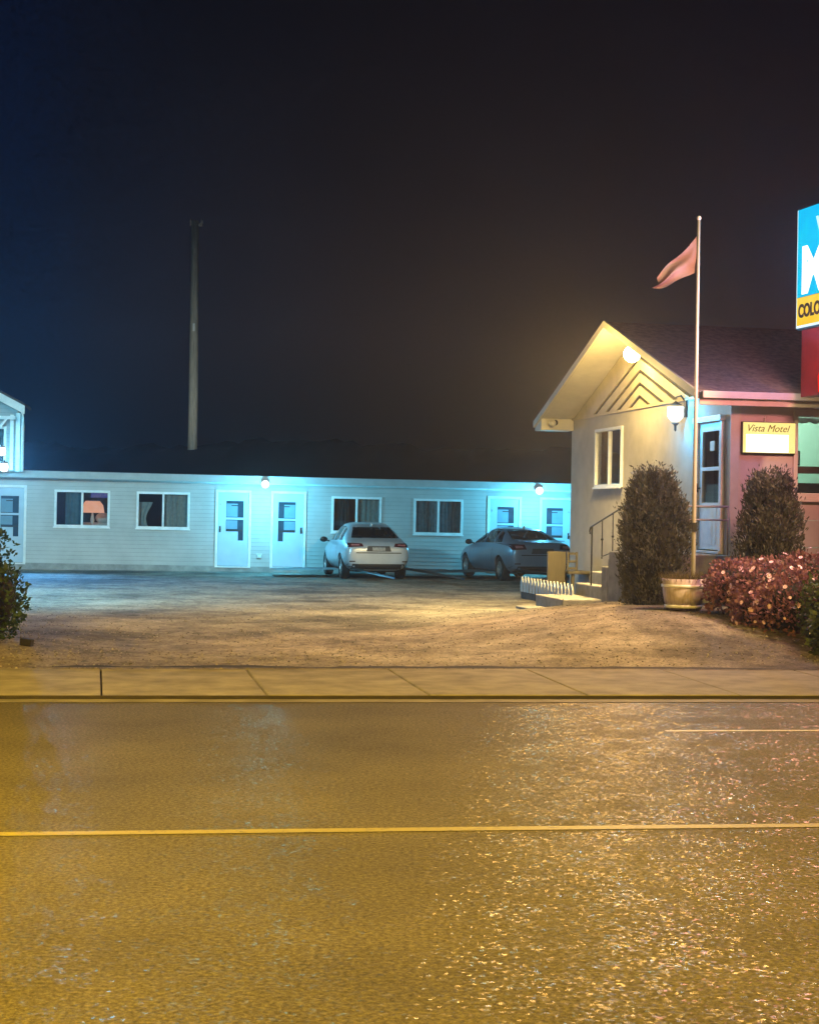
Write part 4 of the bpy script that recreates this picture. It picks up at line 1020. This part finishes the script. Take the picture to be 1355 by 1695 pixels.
# flagpole and flag
fp = thing('flagpole', 'slender white flagpole in front of the office corner', 'flagpole', (4.19, 23.6, .30))
b = MB(); b.tube([(0, 0, -.1), (0, 0, 2.5), (0, 0, 5.84)], [.034, .030, .022], 12); obj('pole', b, mat('pale_pole_paint', (.55, .53, .52), .4, .1, 4), fp)
b = MB(); b.sphere((0, 0, 5.87), .035, 12, 8); obj('finial', b, M['trim'], fp)
b = MB(); b.box(-.035, .035, -.06, -.025, 1.25, 1.38); obj('cleat', b, M['dark'], fp)
fg = MB()
def flag(u, v):      # u along the fly, v down the hoist; the cloth sags away from the pole
    hz = 5.60-.52*v
    x = -.03-.60*u + .05*math.sin(v*5)*u
    z = hz-.62*u**.9 + .36*u*v*.95 - .04*math.sin(u*7+v*3)*u
    y = -.06*math.sin(u*8+v*5)*(.3+u) - .10*u + .08*math.sin(v*9)*u
    return (x, y, z)
fg.grid(flag, 40, 20)
o = obj('flag', fg, leaf_mat('washed_red_white_cloth', (.32, .19, .19), (.43, .29, .29), .8, .35, 1.2)); o.location = fp.location; tag(o, 'limp pinkish flag drooping from the top of the flagpole', 'flag')

# utility pole behind the row
up = thing('utility_pole', 'tall bare wooden utility pole rising behind the motel roof', 'utility pole', (-8.44, 62, 0))
b = MB(); b.tube([(0, 0, -.2), (.01, 0, 6), (-.03, 0, 12.9)], [.20, .18, .15], 14); obj('pole', b, mat('weathered_pole_wood', (.42, .38, .31), .85, .3, 5, .3, 30, stretch=(5, 5, .4)), up)
b = MB(); b.box(-.22, .26, -.05, .05, 12.70, 12.80); b.tube([(-.19, 0, 12.80), (-.19, 0, 12.98)], .045, 8); b.tube([(.23, 0, 12.80), (.23, 0, 12.98)], .045, 8); obj('crossarm', b, mat('grey_insulator', (.22, .20, .20), .5, .2, 8), up)
b = MB(); b.box(-.03, .05, -.20, -.165, 8.62, 8.92); obj('tag_plate', b, mat('bright_tag', (.75, .75, .72), .4, .1, 5), up)

# small loose things on the lot
bk = obj('brick', MB().box(-.075, .075, -.045, .045, -.02, .065), mat('dark_brick', (.006, .005, .005), .8, .3, 20), bevel=.008); bk.location = (-4.62, 19.45, terrain(-4.62, 19.45)+.01); bk.rotation_euler = (0, R(6), R(-15)); tag(bk, 'small dark block lying on the dirt at the foot of the left hedge', 'brick')
rg = random.Random(31)
def gravel(n, m, lo, hi):
    lt = MB()
    for _ in range(n):
        x, s_ = rg.uniform(-7, 5.2), BACK+.25+abs(rg.gauss(0, 5.2))
        y = s_*1.0093+x*.137
        if y > 36 or noise.noise(Vector((x*.6, y*.6, 8))) < rg.uniform(-.5, .25): continue
        s = rg.uniform(lo, hi)*(1+.7*(rg.random()**8)); z = terrain(x, y)+noise.noise(Vector((x*.5, y*.5, 0)))*.016+noise.noise(Vector((x*1.3, y*1.3, 5)))*.007-.016
        lt.sphere((x, y, z), s, 5, 3, sq=(1, rg.uniform(.6, 1.3), .6))
    o = obj('gravel', lt, m); o['kind'] = 'stuff'
gravel(4600, mat('pale_loose_stone', (.30, .28, .25), .9, .4, 9), .005, .013)
gravel(2600, mat('dark_loose_stone', (.10, .09, .077), .9, .5, 9), .005, .013)

# ------------------------------------------------------------------ street lighting (sodium lamps over the near side of the road, then added lamps)
lamp('street_and_fill_light', (-7.5, -2.5, 9.2), 2450, SODIUM, .5, 'AREA', rot=(R(45), R(-8), R(-6)), spread=R(68))
lamp('street_and_fill_light', (8.5, -3.0, 9.2), 1450, SODIUM, .5, 'AREA', rot=(R(44), R(6), R(6)), spread=R(66))
_q = (Vector((-1.2, 25.0, 0))-Vector((9.5, 17.0, 8.0))).to_track_quat('-Z', 'Y').to_euler()
lamp('street_and_fill_light', (9.5, 17.0, 8.0), 8800, (1, .68, .30), .3, 'SPOT', rot=_q, size=R(62), spec=.3).data.spot_blend = .9  # unseen lamp added at the right to brighten the lot
# an unseen cool lamp added past the left edge to brighten wall and lot
lamp('lot_fill_light', (-10.4, 27.5, 6.0), 9000, (.30, .80, 1.0), .3, 'SPOT', rot=(R(46), 0, R(-6)), size=R(134), spec=.05).data.spot_blend = 1
# an unseen lamp added behind the motel, turned up to light the utility pole
lamp('pole_fill_light', (-7.4, 54.0, 3.3), 750, (.95, 1.0, .85), .1, 'SPOT', rot=(R(134), 0, R(6)), size=R(90))

# ------------------------------------------------------------------ render
scene.view_settings.view_transform = 'Standard'; scene.view_settings.look = 'None'; scene.view_settings.exposure = 0; scene.view_settings.gamma = 1
scene.render.engine = 'CYCLES'
cy = scene.cycles
cy.use_denoising = True
try: w.cycles.volume_sampling = 'EQUIANGULAR'
except Exception: pass
cy.sample_clamp_direct = 40
cy.max_bounces = 6; cy.diffuse_bounces = 3; cy.glossy_bounces = 3; cy.transparent_max_bounces = 12; cy.volume_bounces = 0
cy.sample_clamp_indirect = 4; cy.caustics_reflective = False; cy.caustics_refractive = False
